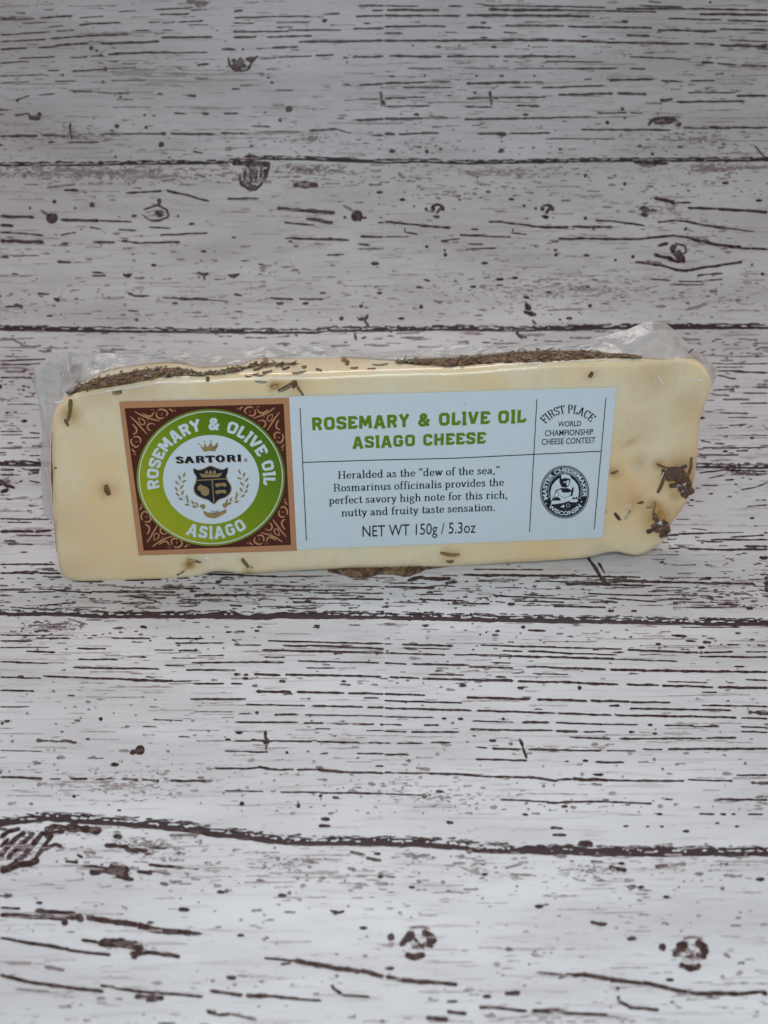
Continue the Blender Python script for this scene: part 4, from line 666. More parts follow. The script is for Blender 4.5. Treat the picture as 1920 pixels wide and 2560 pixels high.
# ---- shrink film: flaps behind and beside the wedge
def flap(name, inner, outer, wi, wo, n, m, amp, seed):
    a_, b_ = np.array(inner, float), np.array(outer, float)
    def samp(P, t):
        d = np.r_[0, np.cumsum(np.hypot(*np.diff(P, axis=0).T))]; return np.interp(t * d[-1], d, P[:, 0]), np.interp(t * d[-1], d, P[:, 1])
    V_, F_ = [], []
    for j in range(m + 1):
        for i in range(n + 1):
            t = j / m; A, B = samp(a_, i / n), samp(b_, i / n)
            pa = np.array(TOP(A[0], A[1], 0.0003)) if wi == 'top' else np.array(FP(A[0], A[1], 0, wi))
            pb = np.array(FP(B[0], B[1], 0, thick(face(B[0], B[1], .01)[0]) + .0006 if wo == 'back' else wo))
            p = pa + (pb - pa) * t
            p = p + N * (amp * math.sin(math.pi * min(1, t * 1.2) * .8) * (noise.noise(Vector((A[0] * .022 + t * 1.5, t * 1.3 + A[1] * .01, seed))) + .5 * noise.noise(Vector((A[0] * .07 - t * 3, t * 4, seed)))))
            V_.append(p)
    for j in range(m):
        for i in range(n): b = j * (n + 1) + i; F_.append((b, b + 1, b + n + 2, b + n + 1))
    return part(name, V_, F_, M_FILM, None, True)
kI = lambda x, y: (x * .28944, 840 + y * .28944)
kJ = lambda x, y: (1640 + x * .28926, 840 + y * .28926)
top_in = [k4(255, 400), k4(380, 350), k4(520, 285), k4(650, 255), k4(850, 232), k4(1000, 228), k4(1150, 262), k4(1400, 245), k5(0, 215), k5(300, 205), k5(560, 200), k5(750, 215), k5(960, 228), k5(1200, 214), k5(1400, 205), k6(0, 283), k6(200, 258), k6(400, 247), k6(600, 249), k6(750, 257), k6(900, 280), k6(1030, 300), k6(1200, 312), k6(1380, 300), k6(1480, 330)]
top_out = [k4(240, 160), k4(290, 150), k4(360, 168), k4(450, 160), k4(600, 165), k4(800, 172), k4(1000, 160), k4(1300, 150), k5(0, 135), k5(300, 127), k5(550, 142), k5(700, 168), k5(900, 165), k5(1150, 140), k5(1400, 120), k6(0, 212), k6(300, 205), k6(600, 195), k6(800, 160), k6(950, 112), k6(1050, 72), k6(1130, 58), k6(1210, 75), k6(1270, 125), k6(1340, 200), k6(1400, 240), k6(1440, 275)]
flap('shrink_film', top_in, top_out, 'top', 'back', 220, 12, 0.0022, 1.3)
l_in = [k4(330, 395), k4(300, 440), kI(560, 520), kI(500, 640), kI(470, 800), kI(460, 1000), kI(470, 1250), kI(480, 1450), kI(480, 1590)]
l_out = [k4(285, 150), k4(240, 160), k4(150, 195), k4(62, 262), k4(60, 330), kI(290, 440), kI(330, 560), kI(342, 680), kI(368, 850), kI(353, 1050), kI(365, 1250), kI(370, 1430), kI(385, 1540), kI(440, 1592)]
flap('shrink_film', l_in, l_out, 0.006, 0.010, 120, 12, 0.0020, 5.1)
r_in = [k6(1200, 330), k6(1400, 380), kJ(380, 300), kJ(370, 420), kJ(360, 560), kJ(370, 700)]
r_out = [k6(1300, 170), k6(1400, 240), kJ(400, 165), kJ(500, 258), kJ(518, 300), kJ(510, 390), kJ(455, 500), kJ(412, 585), kJ(402, 660)]
flap('shrink_film', r_in, r_out, 0.003, 0.008, 90, 10, 0.0016, 8.4)

# creases of the tight film, their glints painted in as pale glossy tubes
def tube(name, pts, rad, mat, parent=None, fn=None):
    P = catmull([np.array(p, float) for p in pts], 6); V_, F_ = [], []
    Q = [np.array(fn(p[0], p[1])) for p in P]
    for i, q in enumerate(Q):
        t = Q[min(i + 1, len(Q) - 1)] - Q[max(i - 1, 0)]; t /= np.linalg.norm(t) + 1e-12
        a = np.cross(t, N); a /= np.linalg.norm(a) + 1e-12
        r_ = rad * math.sin(math.pi * (i + .4) / (len(Q) - .2)) ** .5 * (1 + .5 * noise.noise(Vector((i * .4, rad * 1e5, 0))))
        for k in range(6):
            c, s = math.cos(k * math.pi / 3), math.sin(k * math.pi / 3); V_.append(q + a * r_ * c + N * r_ * s * .6)
    for i in range(len(Q) - 1):
        for k in range(6): F_.append((i * 6 + k, i * 6 + (k + 1) % 6, (i + 1) * 6 + (k + 1) % 6, (i + 1) * 6 + k))
    return part(name, V_, F_, mat, parent, True)
def onface(x, y):
    u, v = face(x, y)
    d = np.min(np.hypot(RING[:, 0] - u, RING[:, 1] - v)); R_ = rim(v)
    e = max(0.0, 1 - d / R_); w = R_ * (1 - math.sqrt(max(0, 1 - e * e)))
    return F3(u, v, w + relief(u, v), 0.00006)
for a_, b_ in EDGES: ribbon('herb_crust', a_, b_, EDGE, 40, 3, M_CRUST, 0.0002)
k8 = lambda x, y: (1440 + x * .23515, 960 + y * .23515)
k2 = lambda x, y: (740 + x * .36166, 960 + y * .36166)
k3 = lambda x, y: (360 + x * .217, 1360 + y * .217)
CREASE_GLINT = [([k4(340, 465), k4(400, 440), k4(500, 420), k4(620, 400), k4(760, 378), k4(900, 355), k4(1100, 342)], 1.5, onface), ([k4(195, 490), k4(225, 487), k4(255, 488)], 1.6, onface),
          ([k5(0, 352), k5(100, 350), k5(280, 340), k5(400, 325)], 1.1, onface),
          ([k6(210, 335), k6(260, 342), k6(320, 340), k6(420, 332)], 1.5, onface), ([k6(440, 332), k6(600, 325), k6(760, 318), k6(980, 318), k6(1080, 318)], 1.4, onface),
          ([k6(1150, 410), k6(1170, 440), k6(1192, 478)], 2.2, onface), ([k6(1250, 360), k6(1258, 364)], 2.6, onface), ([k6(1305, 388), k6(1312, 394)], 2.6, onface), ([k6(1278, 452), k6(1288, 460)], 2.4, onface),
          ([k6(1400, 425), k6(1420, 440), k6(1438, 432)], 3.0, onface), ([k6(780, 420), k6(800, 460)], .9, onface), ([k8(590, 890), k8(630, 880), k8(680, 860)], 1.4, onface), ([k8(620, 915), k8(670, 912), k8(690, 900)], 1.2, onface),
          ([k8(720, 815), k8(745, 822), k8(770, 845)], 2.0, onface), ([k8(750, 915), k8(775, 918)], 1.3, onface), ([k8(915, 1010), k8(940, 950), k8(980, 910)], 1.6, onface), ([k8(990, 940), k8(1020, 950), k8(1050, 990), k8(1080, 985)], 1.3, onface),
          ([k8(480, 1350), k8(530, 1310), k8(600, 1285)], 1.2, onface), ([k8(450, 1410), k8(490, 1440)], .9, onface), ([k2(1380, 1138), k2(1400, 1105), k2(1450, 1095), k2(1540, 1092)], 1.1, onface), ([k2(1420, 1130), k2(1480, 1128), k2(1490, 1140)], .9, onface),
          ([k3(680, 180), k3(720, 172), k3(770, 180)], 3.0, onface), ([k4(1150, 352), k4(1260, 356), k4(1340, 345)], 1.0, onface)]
for pts, w, fn in CREASE_GLINT: tube('film_crease_glint', pts, w * 1.2 * 8.6e-5, M_CREASE_GLINT, fn=fn)
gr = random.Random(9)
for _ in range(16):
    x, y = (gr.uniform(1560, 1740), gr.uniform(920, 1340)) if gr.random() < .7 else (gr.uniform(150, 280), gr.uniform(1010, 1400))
    a = gr.uniform(-.9, .9); l = gr.uniform(5, 18); tube('film_crease_glint', [(x, y), (x + l * .5 * math.cos(a), y + l * .5 * math.sin(a) + gr.uniform(-2, 2)), (x + l * math.cos(a), y + l * math.sin(a))], gr.uniform(.5, 1.0) * 8.6e-5, M_CREASE_GLINT, fn=onface)
# folds standing in the loose flaps, in the same painted glint
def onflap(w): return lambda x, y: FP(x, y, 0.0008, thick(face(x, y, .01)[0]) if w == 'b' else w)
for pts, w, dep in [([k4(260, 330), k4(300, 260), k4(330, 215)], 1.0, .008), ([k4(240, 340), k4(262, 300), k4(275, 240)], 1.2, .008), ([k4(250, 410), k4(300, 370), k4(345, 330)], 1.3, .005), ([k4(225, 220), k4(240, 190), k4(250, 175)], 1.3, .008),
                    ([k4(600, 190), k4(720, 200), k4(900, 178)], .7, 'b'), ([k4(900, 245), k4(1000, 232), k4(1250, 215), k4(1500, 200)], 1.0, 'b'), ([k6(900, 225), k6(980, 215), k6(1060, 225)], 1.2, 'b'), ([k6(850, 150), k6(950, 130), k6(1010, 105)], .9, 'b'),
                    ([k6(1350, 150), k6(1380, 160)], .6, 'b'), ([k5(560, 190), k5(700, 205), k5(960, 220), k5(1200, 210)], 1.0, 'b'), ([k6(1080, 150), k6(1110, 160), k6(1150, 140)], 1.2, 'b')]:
    tube('film_crease_glint', pts, w * 8.6e-5, M_CREASE_GLINT, fn=onflap(dep))

# ------------------------------------------------------------------ the label
def paper(name, col, rough=0.38):
    m, nt, b = new_mat(name); L = nt.links
    tc = nd(nt, 'ShaderNodeTexCoord')
    n = nd(nt, 'ShaderNodeTexNoise', i_Scale=260.0, i_Detail=3.0); L.new(tc.outputs['Object'], n.inputs['Vector'])
    L.new(mixrgb(nt, tuple(c * 0.97 for c in col), tuple(min(1, c * 1.03) for c in col), n.outputs['Fac']), b.inputs['Base Color'])
    b.inputs['Roughness'].default_value = rough; b.inputs['Coat Weight'].default_value = 0.06; b.inputs['Coat Roughness'].default_value = 0.25; b.inputs['Specular IOR Level'].default_value = 0.18
    return m
P_WHITE = paper('label_paper', (0.65, 0.725, 0.775))
P_TAN = paper('tan_print', (0.50, 0.245, 0.125))
P_BROWN = paper('brown_print', (0.082, 0.022, 0.012))
P_BLACK = paper('black_print', (0.014, 0.018, 0.028))
P_GREY = paper('grey_print', (0.10, 0.12, 0.14))
P_GOLD = paper('gold_print', (0.33, 0.235, 0.10))
P_GOLDD = paper('dark_gold_print', (0.17, 0.115, 0.045))
P_RING = paper('pale_print', (0.66, 0.70, 0.62))
def green_paper(name, dark, mid, light):
    m, nt, b = new_mat(name); L = nt.links
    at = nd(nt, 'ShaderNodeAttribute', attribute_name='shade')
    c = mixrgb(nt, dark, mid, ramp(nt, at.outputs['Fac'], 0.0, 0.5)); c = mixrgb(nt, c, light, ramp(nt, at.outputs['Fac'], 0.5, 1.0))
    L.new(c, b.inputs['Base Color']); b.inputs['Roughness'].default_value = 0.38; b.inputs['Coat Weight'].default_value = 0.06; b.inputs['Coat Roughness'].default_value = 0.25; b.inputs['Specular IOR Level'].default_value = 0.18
    return m
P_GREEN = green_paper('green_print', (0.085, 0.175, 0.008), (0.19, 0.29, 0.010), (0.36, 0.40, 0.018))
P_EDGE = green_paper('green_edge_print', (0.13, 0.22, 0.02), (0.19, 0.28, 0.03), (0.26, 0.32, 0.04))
P_TITLE = paper('green_lettering', (0.14, 0.235, 0.012))

H0, DH = 0.00016, 0.000022
class Print:
    def __init__(s, layer): s.v, s.f, s.q, s.layer, s.n = [], [], [], layer, 0
    def poly(s, pts):
        h = H0 + DH * s.layer + (s.n % 9) * 0.0000018; s.n += 1
        b = len(s.v); s.v += [FP(x, y, h) for x, y in pts]; s.q += pts; s.f.append(tuple(range(b, b + len(pts))))
    def strip(s, A, B):
        h = H0 + DH * s.layer + (s.n % 9) * 0.0000018; s.n += 1
        b = len(s.v); n = len(A); s.v += [FP(x, y, h) for x, y in list(A) + list(B)]; s.q += list(A) + list(B)
        for i in range(n - 1): s.f.append((b + i, b + i + 1, b + n + i + 1, b + n + i))
    def ellipse(s, c, rx, ry, n=72): s.poly([(c[0] + rx * math.cos(2 * math.pi * i / n), c[1] - ry * math.sin(2 * math.pi * i / n)) for i in range(n)])
    def ring(s, c, rx, ry, t, n=96, a0=0, a1=360):
        A = [math.radians(a0 + (a1 - a0) * i / n) for i in range(n + 1)]
        s.strip([(c[0] + (rx + t / 2) * math.cos(a), c[1] - (ry + t / 2) * math.sin(a)) for a in A], [(c[0] + (rx - t / 2) * math.cos(a), c[1] - (ry - t / 2) * math.sin(a)) for a in A])
    def line(s, pts, w, taper=0.0):
        n = len(pts); A, B = [], []
        for i, p in enumerate(pts):
            a, b = pts[max(i - 1, 0)], pts[min(i + 1, n - 1)]
            dx, dy = b[0] - a[0], b[1] - a[1]; l = math.hypot(dx, dy) + 1e-9
            k = w / 2 * (1 - taper * abs(2 * i / (n - 1) - 1) ** 2 if n > 1 else 1)
            A.append((p[0] - dy / l * k, p[1] + dx / l * k)); B.append((p[0] + dy / l * k, p[1] - dx / l * k))
        s.strip(A, B)
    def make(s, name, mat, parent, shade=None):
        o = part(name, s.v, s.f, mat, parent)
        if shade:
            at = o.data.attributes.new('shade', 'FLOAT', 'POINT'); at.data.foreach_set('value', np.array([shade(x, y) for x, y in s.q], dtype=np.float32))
        return o

# --- stroke alphabets: 'L' broken line, 'A' arc (cx cy rx ry from to), 'S' serif bar (x y width)
def arcp(cx, cy, rx, ry, a0, a1, n=10): return [(cx + rx * math.cos(math.radians(a0 + (a1 - a0) * i / n)), cy + ry * math.sin(math.radians(a0 + (a1 - a0) * i / n))) for i in range(n + 1)]
SLAB = {  # heavy squared display capitals, unit height, stroke a quarter of it
 'R': (.80, ['L .16 0 .16 1', 'L .10 .88 .50 .88 .62 .78 .62 .60 .50 .47 .16 .47', 'L .44 .46 .66 0']),
 'O': (.84, ['L .14 .24 .14 .76 .26 .88 .56 .88 .68 .76 .68 .24 .56 .12 .26 .12 .14 .24']),
 'S': (.74, ['L .62 .70 .62 .78 .54 .89 .22 .89 .13 .80 .13 .64 .22 .55 .50 .46 .61 .38 .61 .20 .52 .11 .20 .11 .12 .20 .12 .30']),
 'E': (.72, ['L .16 0 .16 1', 'L .10 .88 .64 .88', 'L .10 .50 .52 .50', 'L .10 .12 .64 .12', 'L .62 .88 .62 .72', 'L .62 .12 .62 .28']),
 'M': (1.02, ['L .14 0 .18 1', 'L .20 .95 .48 .30 .76 .95', 'L .78 1 .84 0']),
 'A': (.86, ['L .14 0 .36 .95', 'L .34 .90 .48 .90', 'L .46 .95 .70 0', 'L .22 .28 .60 .28', 'S .13 .06 .26', 'S .70 .06 .26']),
 'Y': (.80, ['L .10 1 .38 .48', 'L .68 1 .38 .48', 'L .38 .50 .38 0']),
 '&': (.94, ['L .80 .04 .28 .60 .24 .76 .34 .90 .50 .90 .58 .78 .54 .66 .22 .44 .13 .28 .24 .10 .46 .10 .66 .30 .74 .46', 'L .62 .46 .86 .46']),
 'L': (.68, ['L .16 0 .16 1', 'L .10 .12 .60 .12', 'L .58 .12 .58 .34']),
 'I': (.38, ['L .19 0 .19 1', 'S .17 .93 .30', 'S .21 .07 .30']),
 'V': (.80, ['L .10 1 .36 .06', 'L .66 1 .40 .06']),
 'G': (.82, ['L .64 .68 .64 .78 .54 .88 .26 .88 .14 .76 .14 .24 .26 .12 .54 .12 .66 .24 .66 .46 .44 .46']),
 'C': (.76, ['L .62 .66 .62 .78 .52 .88 .26 .88 .14 .76 .14 .24 .26 .12 .52 .12 .62 .22 .62 .34']),
 'H': (.84, ['L .16 0 .16 1', 'L .66 0 .66 1', 'L .16 .5 .66 .5']), ' ': (.42, [])}
SERIF = {
 'H': (.86, ['L .18 0 .18 1', 'L .66 0 .66 1', 'L .18 .5 .66 .5', 'S .18 .03 .30', 'S .18 .97 .30', 'S .66 .03 .30', 'S .66 .97 .30']),
 'R': (.82, ['L .20 0 .20 1', 'L .10 .97 .44 .97', 'A .44 .74 .19 .23 90 -90', 'L .44 .51 .20 .51', 'L .44 .51 .58 .42 .62 .12 .70 .04 .78 .06', 'S .20 .03 .30']),
 'e': (.54, ['A .27 .33 .19 .30 5 330', 'L .08 .36 .46 .36']), 'r': (.46, ['L .15 0 .15 .64', 'L .15 .42 .22 .60 .36 .63', 'D .37 .58 .055', 'S .17 .03 .28', 'S .10 .63 .16']),
 'a': (.56, ['L .09 .50 .14 .61 .26 .64 .36 .58 .38 .46 .38 .12 .44 .03 .52 .06', 'A .22 .17 .14 .15 20 350', 'L .20 .33 .38 .38', 'D .11 .50 .05']),
 'l': (.34, ['L .16 0 .16 1.02', 'S .16 .03 .28', 'S .10 1.0 .16']), 'd': (.62, ['L .44 0 .44 1.02', 'A .26 .33 .18 .30 50 310', 'S .38 1.0 .16', 'S .50 .03 .16']),
 's': (.46, ['L .34 .48 .28 .60 .20 .64 .10 .58 .10 .46 .30 .28 .36 .16 .30 .05 .20 .01 .10 .06 .06 .20']),
 't': (.38, ['L .17 .88 .17 .14 .22 .03 .30 .04 .35 .14', 'L .05 .63 .33 .63']), 'h': (.64, ['L .14 0 .14 1.02', 'L .14 .42 .24 .60 .36 .63 .45 .56 .47 .42 .47 0', 'S .14 .03 .26', 'S .48 .03 .26', 'S .08 1.0 .16']),
 'w': (.78, ['L .08 .62 .24 .02', 'L .24 .02 .38 .58', 'L .38 .62 .53 .02', 'L .53 .02 .68 .60', 'S .09 .63 .24', 'S .38 .63 .20', 'S .68 .63 .20']),
 'o': (.56, ['A .27 .32 .20 .31 0 360']), 'f': (.38, ['L .16 0 .16 .82 .22 .98 .32 1.02 .38 .97', 'D .38 .94 .05', 'L .04 .63 .32 .63', 'S .17 .03 .26']),
 'm': (.96, ['L .14 0 .14 .64', 'L .14 .42 .23 .60 .34 .63 .43 .56 .45 .42 .45 0', 'L .45 .42 .55 .60 .66 .63 .75 .56 .77 .42 .77 0', 'S .14 .03 .24', 'S .45 .03 .22', 'S .79 .03 .24', 'S .08 .63 .14']),
 'i': (.34, ['L .16 0 .16 .64', 'D .15 .88 .075', 'S .16 .03 .28', 'S .10 .63 .16']), 'n': (.64, ['L .14 0 .14 .64', 'L .14 .42 .24 .60 .36 .63 .45 .56 .47 .42 .47 0', 'S .14 .03 .26', 'S .48 .03 .26', 'S .08 .63 .16']),
 'u': (.64, ['L .13 .64 .13 .20 .20 .05 .32 .02 .42 .12 .46 .28', 'L .47 .64 .47 0', 'S .09 .63 .18', 'S .42 .63 .16', 'S .52 .03 .14']),
 'c': (.50, ['A .26 .32 .19 .31 40 320', 'D .40 .50 .055']), 'v': (.56, ['L .08 .62 .27 .02', 'L .27 .02 .45 .60', 'S .09 .63 .24', 'S .44 .63 .20']),
 'p': (.60, ['L .14 -.28 .14 .64', 'A .30 .32 .18 .30 130 -130', 'S .14 -.27 .28', 'S .08 .63 .16']), 'y': (.56, ['L .08 .62 .28 .04', 'L .45 .60 .24 -.14 .14 -.27 .06 -.24', 'S .09 .63 .24', 'S .44 .63 .20']),
 'g': (.56, ['A .24 .42 .15 .21 0 360', 'L .16 .22 .10 .14 .16 .06 .38 .03 .46 -.06 .44 -.18 .30 -.27 .14 -.26 .06 -.16 .12 -.03', 'L .38 .56 .50 .62']),
 ',': (.26, ['D .12 .05 .075', 'L .16 .05 .14 -.08 .06 -.16']), '.': (.26, ['D .12 .06 .08']), ' ': (.30, []),
 '<': (.44, ['D .12 .80 .07', 'L .09 .82 .10 .94 .17 1.02', 'D .32 .80 .07', 'L .29 .82 .30 .94 .37 1.02']), '>': (.44, ['D .12 .95 .07', 'L .16 .94 .14 .82 .07 .74', 'D .32 .95 .07', 'L .36 .94 .34 .82 .27 .74']),
 'S': (.66, ['L .54 .74 .50 .90 .32 .98 .14 .88 .12 .72 .24 .58 .44 .46 .56 .34 .54 .14 .36 .02 .16 .08 .10 .28']),
 'A': (.82, ['L .12 .02 .38 .98', 'L .40 .98 .66 .02', 'L .22 .34 .56 .34', 'S .12 .03 .26', 'S .66 .03 .28']), 'T': (.76, ['L .36 0 .36 .98', 'L .06 .96 .66 .96', 'L .06 .97 .06 .76', 'L .66 .97 .66 .76', 'S .36 .03 .32']),
 'O': (.80, ['A .38 .5 .28 .48 0 360']), 'I': (.42, ['L .20 0 .20 1', 'S .20 .03 .32', 'S .20 .97 .32']), 'F': (.68, ['L .18 0 .18 1', 'L .08 .97 .58 .97 .60 .76', 'L .18 .5 .44 .5', 'S .18 .03 .30', 'L .44 .60 .44 .40']),
 'P': (.72, ['L .18 0 .18 1', 'L .08 .97 .40 .97', 'A .40 .72 .18 .25 90 -90', 'L .40 .47 .18 .47', 'S .18 .03 .30']), 'L': (.68, ['L .18 0 .18 1', 'S .18 .97 .30', 'L .08 .03 .56 .03 .60 .28']),
 'C': (.72, ['A .38 .5 .28 .48 40 320', 'L .60 .98 .60 .72']), 'E': (.72, ['L .18 0 .18 1', 'L .08 .97 .58 .97 .60 .76', 'L .18 .5 .44 .5', 'L .44 .60 .44 .40', 'L .08 .03 .58 .03 .62 .26'])}
def glyph_polys(ops, wx, wy, square=False):
    out = []
    def pen(dx, dy):
        l = math.hypot(dx, dy) + 1e-9; nx, ny = -dy / l, dx / l
        k = 0.5 * math.hypot(wx * nx, wy * ny); return nx * k, ny * k
    for op in ops:
        t = op.split(); a = [float(q) for q in t[1:]]
        if t[0] == 'D': out.append([(a[0] + a[2] * math.cos(k * math.pi / 4), a[1] + a[2] * math.sin(k * math.pi / 4)) for k in range(8)]); continue
        if t[0] == 'S': out.append([(a[0] - a[2] / 2, a[1] - wy / 2), (a[0] + a[2] / 2, a[1] - wy / 2), (a[0] + a[2] / 2, a[1] + wy / 2), (a[0] - a[2] / 2, a[1] + wy / 2)]); continue
        P = arcp(*a[:4], a[4], a[5]) if t[0] == 'A' else [(a[i], a[i + 1]) for i in range(0, len(a), 2)]
        for i in range(len(P) - 1):
            (x0, y0), (x1, y1) = P[i], P[i + 1]; nx, ny = pen(x1 - x0, y1 - y0)
            out.append([(x0 + nx, y0 + ny), (x0 - nx, y0 - ny), (x1 - nx, y1 - ny), (x1 + nx, y1 + ny)])
            if i and square: out.append([(x0 - wx * .45, y0 - wy * .45), (x0 + wx * .45, y0 - wy * .45), (x0 + wx * .45, y0 + wy * .45), (x0 - wx * .45, y0 + wy * .45)])
            elif i: out.append([(x0 + wx / 2 * math.cos(k * math.pi / 4), y0 + wy / 2 * math.sin(k * math.pi / 4)) for k in range(8)])
    return out
def stroke_text(txt, font, wx, wy, track=0.0):
    X, out = 0.0, []
    for ch in txt:
        w, ops = font[ch]; out += [[(X + x, y) for x, y in p] for p in glyph_polys(ops, wx, wy, font is SLAB and ch not in '&')]; X += w + track
    return out, X - track
CAPH = 0.682
def sans_text(txt, bold=0.0):
    c = bpy.data.curves.new('tmp', 'FONT'); c.body = txt; c.size = 1; c.offset = bold; c.resolution_u = 3
    o = bpy.data.objects.new('tmp', c); COL.objects.link(o); bpy.context.view_layer.update()
    me = o.evaluated_get(bpy.context.evaluated_depsgraph_get()).to_mesh()
    V_ = [(v.co.x, v.co.y) for v in me.vertices]; P = [[V_[i] for i in p.vertices] for p in me.polygons]
    bpy.data.objects.remove(o); bpy.data.curves.remove(c)
    xs = [x for p in P for x, _ in p]; ys = [y for p in P for _, y in p if True]
    x0, x1 = min(xs), max(xs); capH = CAPH
    return [[((x - x0) / capH, y / capH) for x, y in p] for p in P], (x1 - x0) / capH
def upvec(px):
    t = (px - 322) / (1523 - 322); x = -.127 + .221 * t; return x, -.995
def lay(pr, polys, W, p0, p1, h, slant=None):
    for p in polys:
        q = []
        for x, y in p:
            bx, by = p0[0] + (p1[0] - p0[0]) * x / W, p0[1] + (p1[1] - p0[1]) * x / W
            ux, uy = slant or upvec(bx); q.append((bx + ux * y * h, by + uy * y * h))
        pr.poly(q)
def lay_arc(pr, polys, W, c, rx, ry, h, a0, a1, inward=False):
    for p in polys:
        q = []
        for x, y in p:
            a = math.radians(a0 + (a1 - a0) * x / W); k = (-y if inward else y) * h
            q.append((c[0] + (rx + k) * math.cos(a), c[1] - (ry + k) * math.sin(a)))
        pr.poly(q)
q1 = lambda x, y: (280 + x * .28933, 960 + y * .28933)
q2 = lambda x, y: (740 + x * .36166, 960 + y * .36166)
q3 = lambda x, y: (1300 + x * .19893, 940 + y * .19893)

# paper, with a real thickness
lv = [FP(*p, h=H0) for p in LAB] + [FP(*p, h=0.00001) for p in LAB]
label = part('label', lv, [(0, 3, 2, 1), (0, 1, 5, 4), (1, 2, 6, 5), (2, 3, 7, 6), (3, 0, 4, 7)], P_WHITE)
label['label'] = 'long sticker, brown and green seal panel on the left, pale text panel on the right'
pr = Print(1); pr.poly([LAB[0], q1(1530, 115), q1(1598, 1438), LAB[3]]); pr.make('tan_border', P_TAN, label)
SQ = [q1(110, 208), q1(1483, 170), q1(1547, 1388), q1(275, 1437)]
pr = Print(2); pr.poly(SQ); pr.make('brown_panel', P_BROWN, label)
CC, RX, RY = q1(855, 805), 640 * .28933, 591 * .28933
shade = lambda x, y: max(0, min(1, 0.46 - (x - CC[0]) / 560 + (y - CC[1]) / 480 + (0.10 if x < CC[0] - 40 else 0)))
def disc(pr, rx, ry):
    K = 72; prev = None
    for j in range(5):
        r0 = .60 + .10 * j; r1 = r0 + .10
        for i in range(K):
            a, b = 2 * math.pi * i / K, 2 * math.pi * (i + 1) / K
            pts = [(CC[0] + r * rx * math.cos(t), CC[1] - r * ry * math.sin(t)) for r, t in ((r0, a), (r1, a), (r1, b), (r0, b))] if j < 4 else None
            if pts: pr.n = 0; pr.poly(pts)
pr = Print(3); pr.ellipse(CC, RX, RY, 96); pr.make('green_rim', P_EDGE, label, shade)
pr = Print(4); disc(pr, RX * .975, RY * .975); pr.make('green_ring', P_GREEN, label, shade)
pr = Print(5); pr.ring(CC, 618 * .28933, 570 * .28933, 2.6); pr.make('ring_line', P_RING, label)
WC = q1(858, 822); pr = Print(5); pr.ellipse(WC, 416 * .28933, 384 * .28933, 96); pr.make('white_disc', P_WHITE, label)
# ring lettering
pr = Print(6)
po, W = stroke_text('ROSEMARY & OLIVE OIL', SLAB, .235, .225, .06)
lay_arc(pr, po, W, q1(857, 812), 452 * .28933, 417 * .28933, 104 * .28933, 191.5, -7.5)
po, W = stroke_text('ASIAGO', SLAB, .235, .225, .10)
lay_arc(pr, po, W, q1(860, 812), 553 * .28933, 520 * .28933, 104 * .28933, 246.5, 304.5, inward=True)
pr.make('lettering', P_WHITE, label)
# corner scrolls, mirrored into the four corners
ORN = [([(85, 32), (140, 70), (200, 100), (290, 128)], 13), ([(42, 78), (85, 130), (120, 180), (166, 246)], 13), ([(105, 92), (150, 112), (158, 150), (122, 152), (108, 95)], 10), ([(232, 150), (200, 150), (178, 172), (186, 206), (206, 214)], 13), ([(238, 152), (244, 166)], 12),
       ([(150, 52), (190, 78), (225, 76), (246, 44)], 15), ([(246, 34), (258, 30)], 9), ([(272, 44), (268, 80), (292, 104), (330, 96)], 14), ([(286, 30), (308, 18), (345, 28), (366, 56), (350, 84)], 14), ([(318, 52), (312, 78)], 9), ([(380, 20), (400, 26), (412, 46)], 12), ([(424, 24), (438, 44)], 10), ([(222, 26), (248, 14)], 7),
       ([(52, 150), (78, 190), (76, 225), (44, 246)], 15), ([(44, 272), (80, 268), (104, 292), (96, 330)], 14), ([(30, 286), (18, 308), (28, 345), (56, 366), (84, 350)], 14), ([(52, 318), (78, 312)], 9), ([(20, 380), (26, 400), (46, 412)], 12), ([(24, 424), (44, 438)], 10), ([(180, 108), (196, 128)], 6)]
def sqpt(a, b):
    x = (1 - a) * (1 - b) * SQ[0][0] + a * (1 - b) * SQ[1][0] + a * b * SQ[2][0] + (1 - a) * b * SQ[3][0]
    y = (1 - a) * (1 - b) * SQ[0][1] + a * (1 - b) * SQ[1][1] + a * b * SQ[2][1] + (1 - a) * b * SQ[3][1]
    return (x, y)
for mx in (0, 1):
    for my in (0, 1):
        pr = Print(4)
        for pts, w in ORN:
            P = catmull(pts, 4) if len(pts) > 2 else pts
            q = []
            for x, y in P:
                a, b = x / 1373 * (0.93 if mx else 1.0), y / 1230 * 0.92
                q.append(sqpt(1 - a if mx else a, 1 - b if my else b))
            pr.line(q, w * .28933 * 1.05, .45)
        pr.make('corner_scroll', P_TAN, label)
# maker name with its gold echo
po, W = stroke_text('SARTORI', SERIF, .27, .15, .10)
pr = Print(6); lay(pr, po, W, q1(562, 686), q1(1128, 668), 56 * .28933); pr.make('lettering', P_GOLD, label)
pr = Print(7); lay(pr, po, W, q1(555, 680), q1(1124, 661), 54 * .28933); pr.ring(q1(1158, 655), 3.9, 3.9, .9, 20)
po, W = sans_text('R', .02); lay(pr, po, W, q1(1150, 663), q1(1166, 662), 4.4); pr.make('lettering', P_BLACK, label)
# crown
pr = Print(6)
pr.poly([q1(*p) for p in [(762, 522), (792, 548), (802, 506), (826, 542), (856, 500), (880, 540), (905, 502), (914, 545), (915, 520), (900, 560), (893, 582), (845, 574), (797, 584), (780, 560)]])
for c in ((752, 514), (800, 495), (857, 492), (910, 510)): pr.ellipse(q1(*c), 2.2, 2.2, 8)
pr.line([q1(762, 522), q1(780, 556)], 1.6); pr.line([q1(916, 520), q1(900, 556)], 1.6); pr.make('crown', P_GOLD, label)
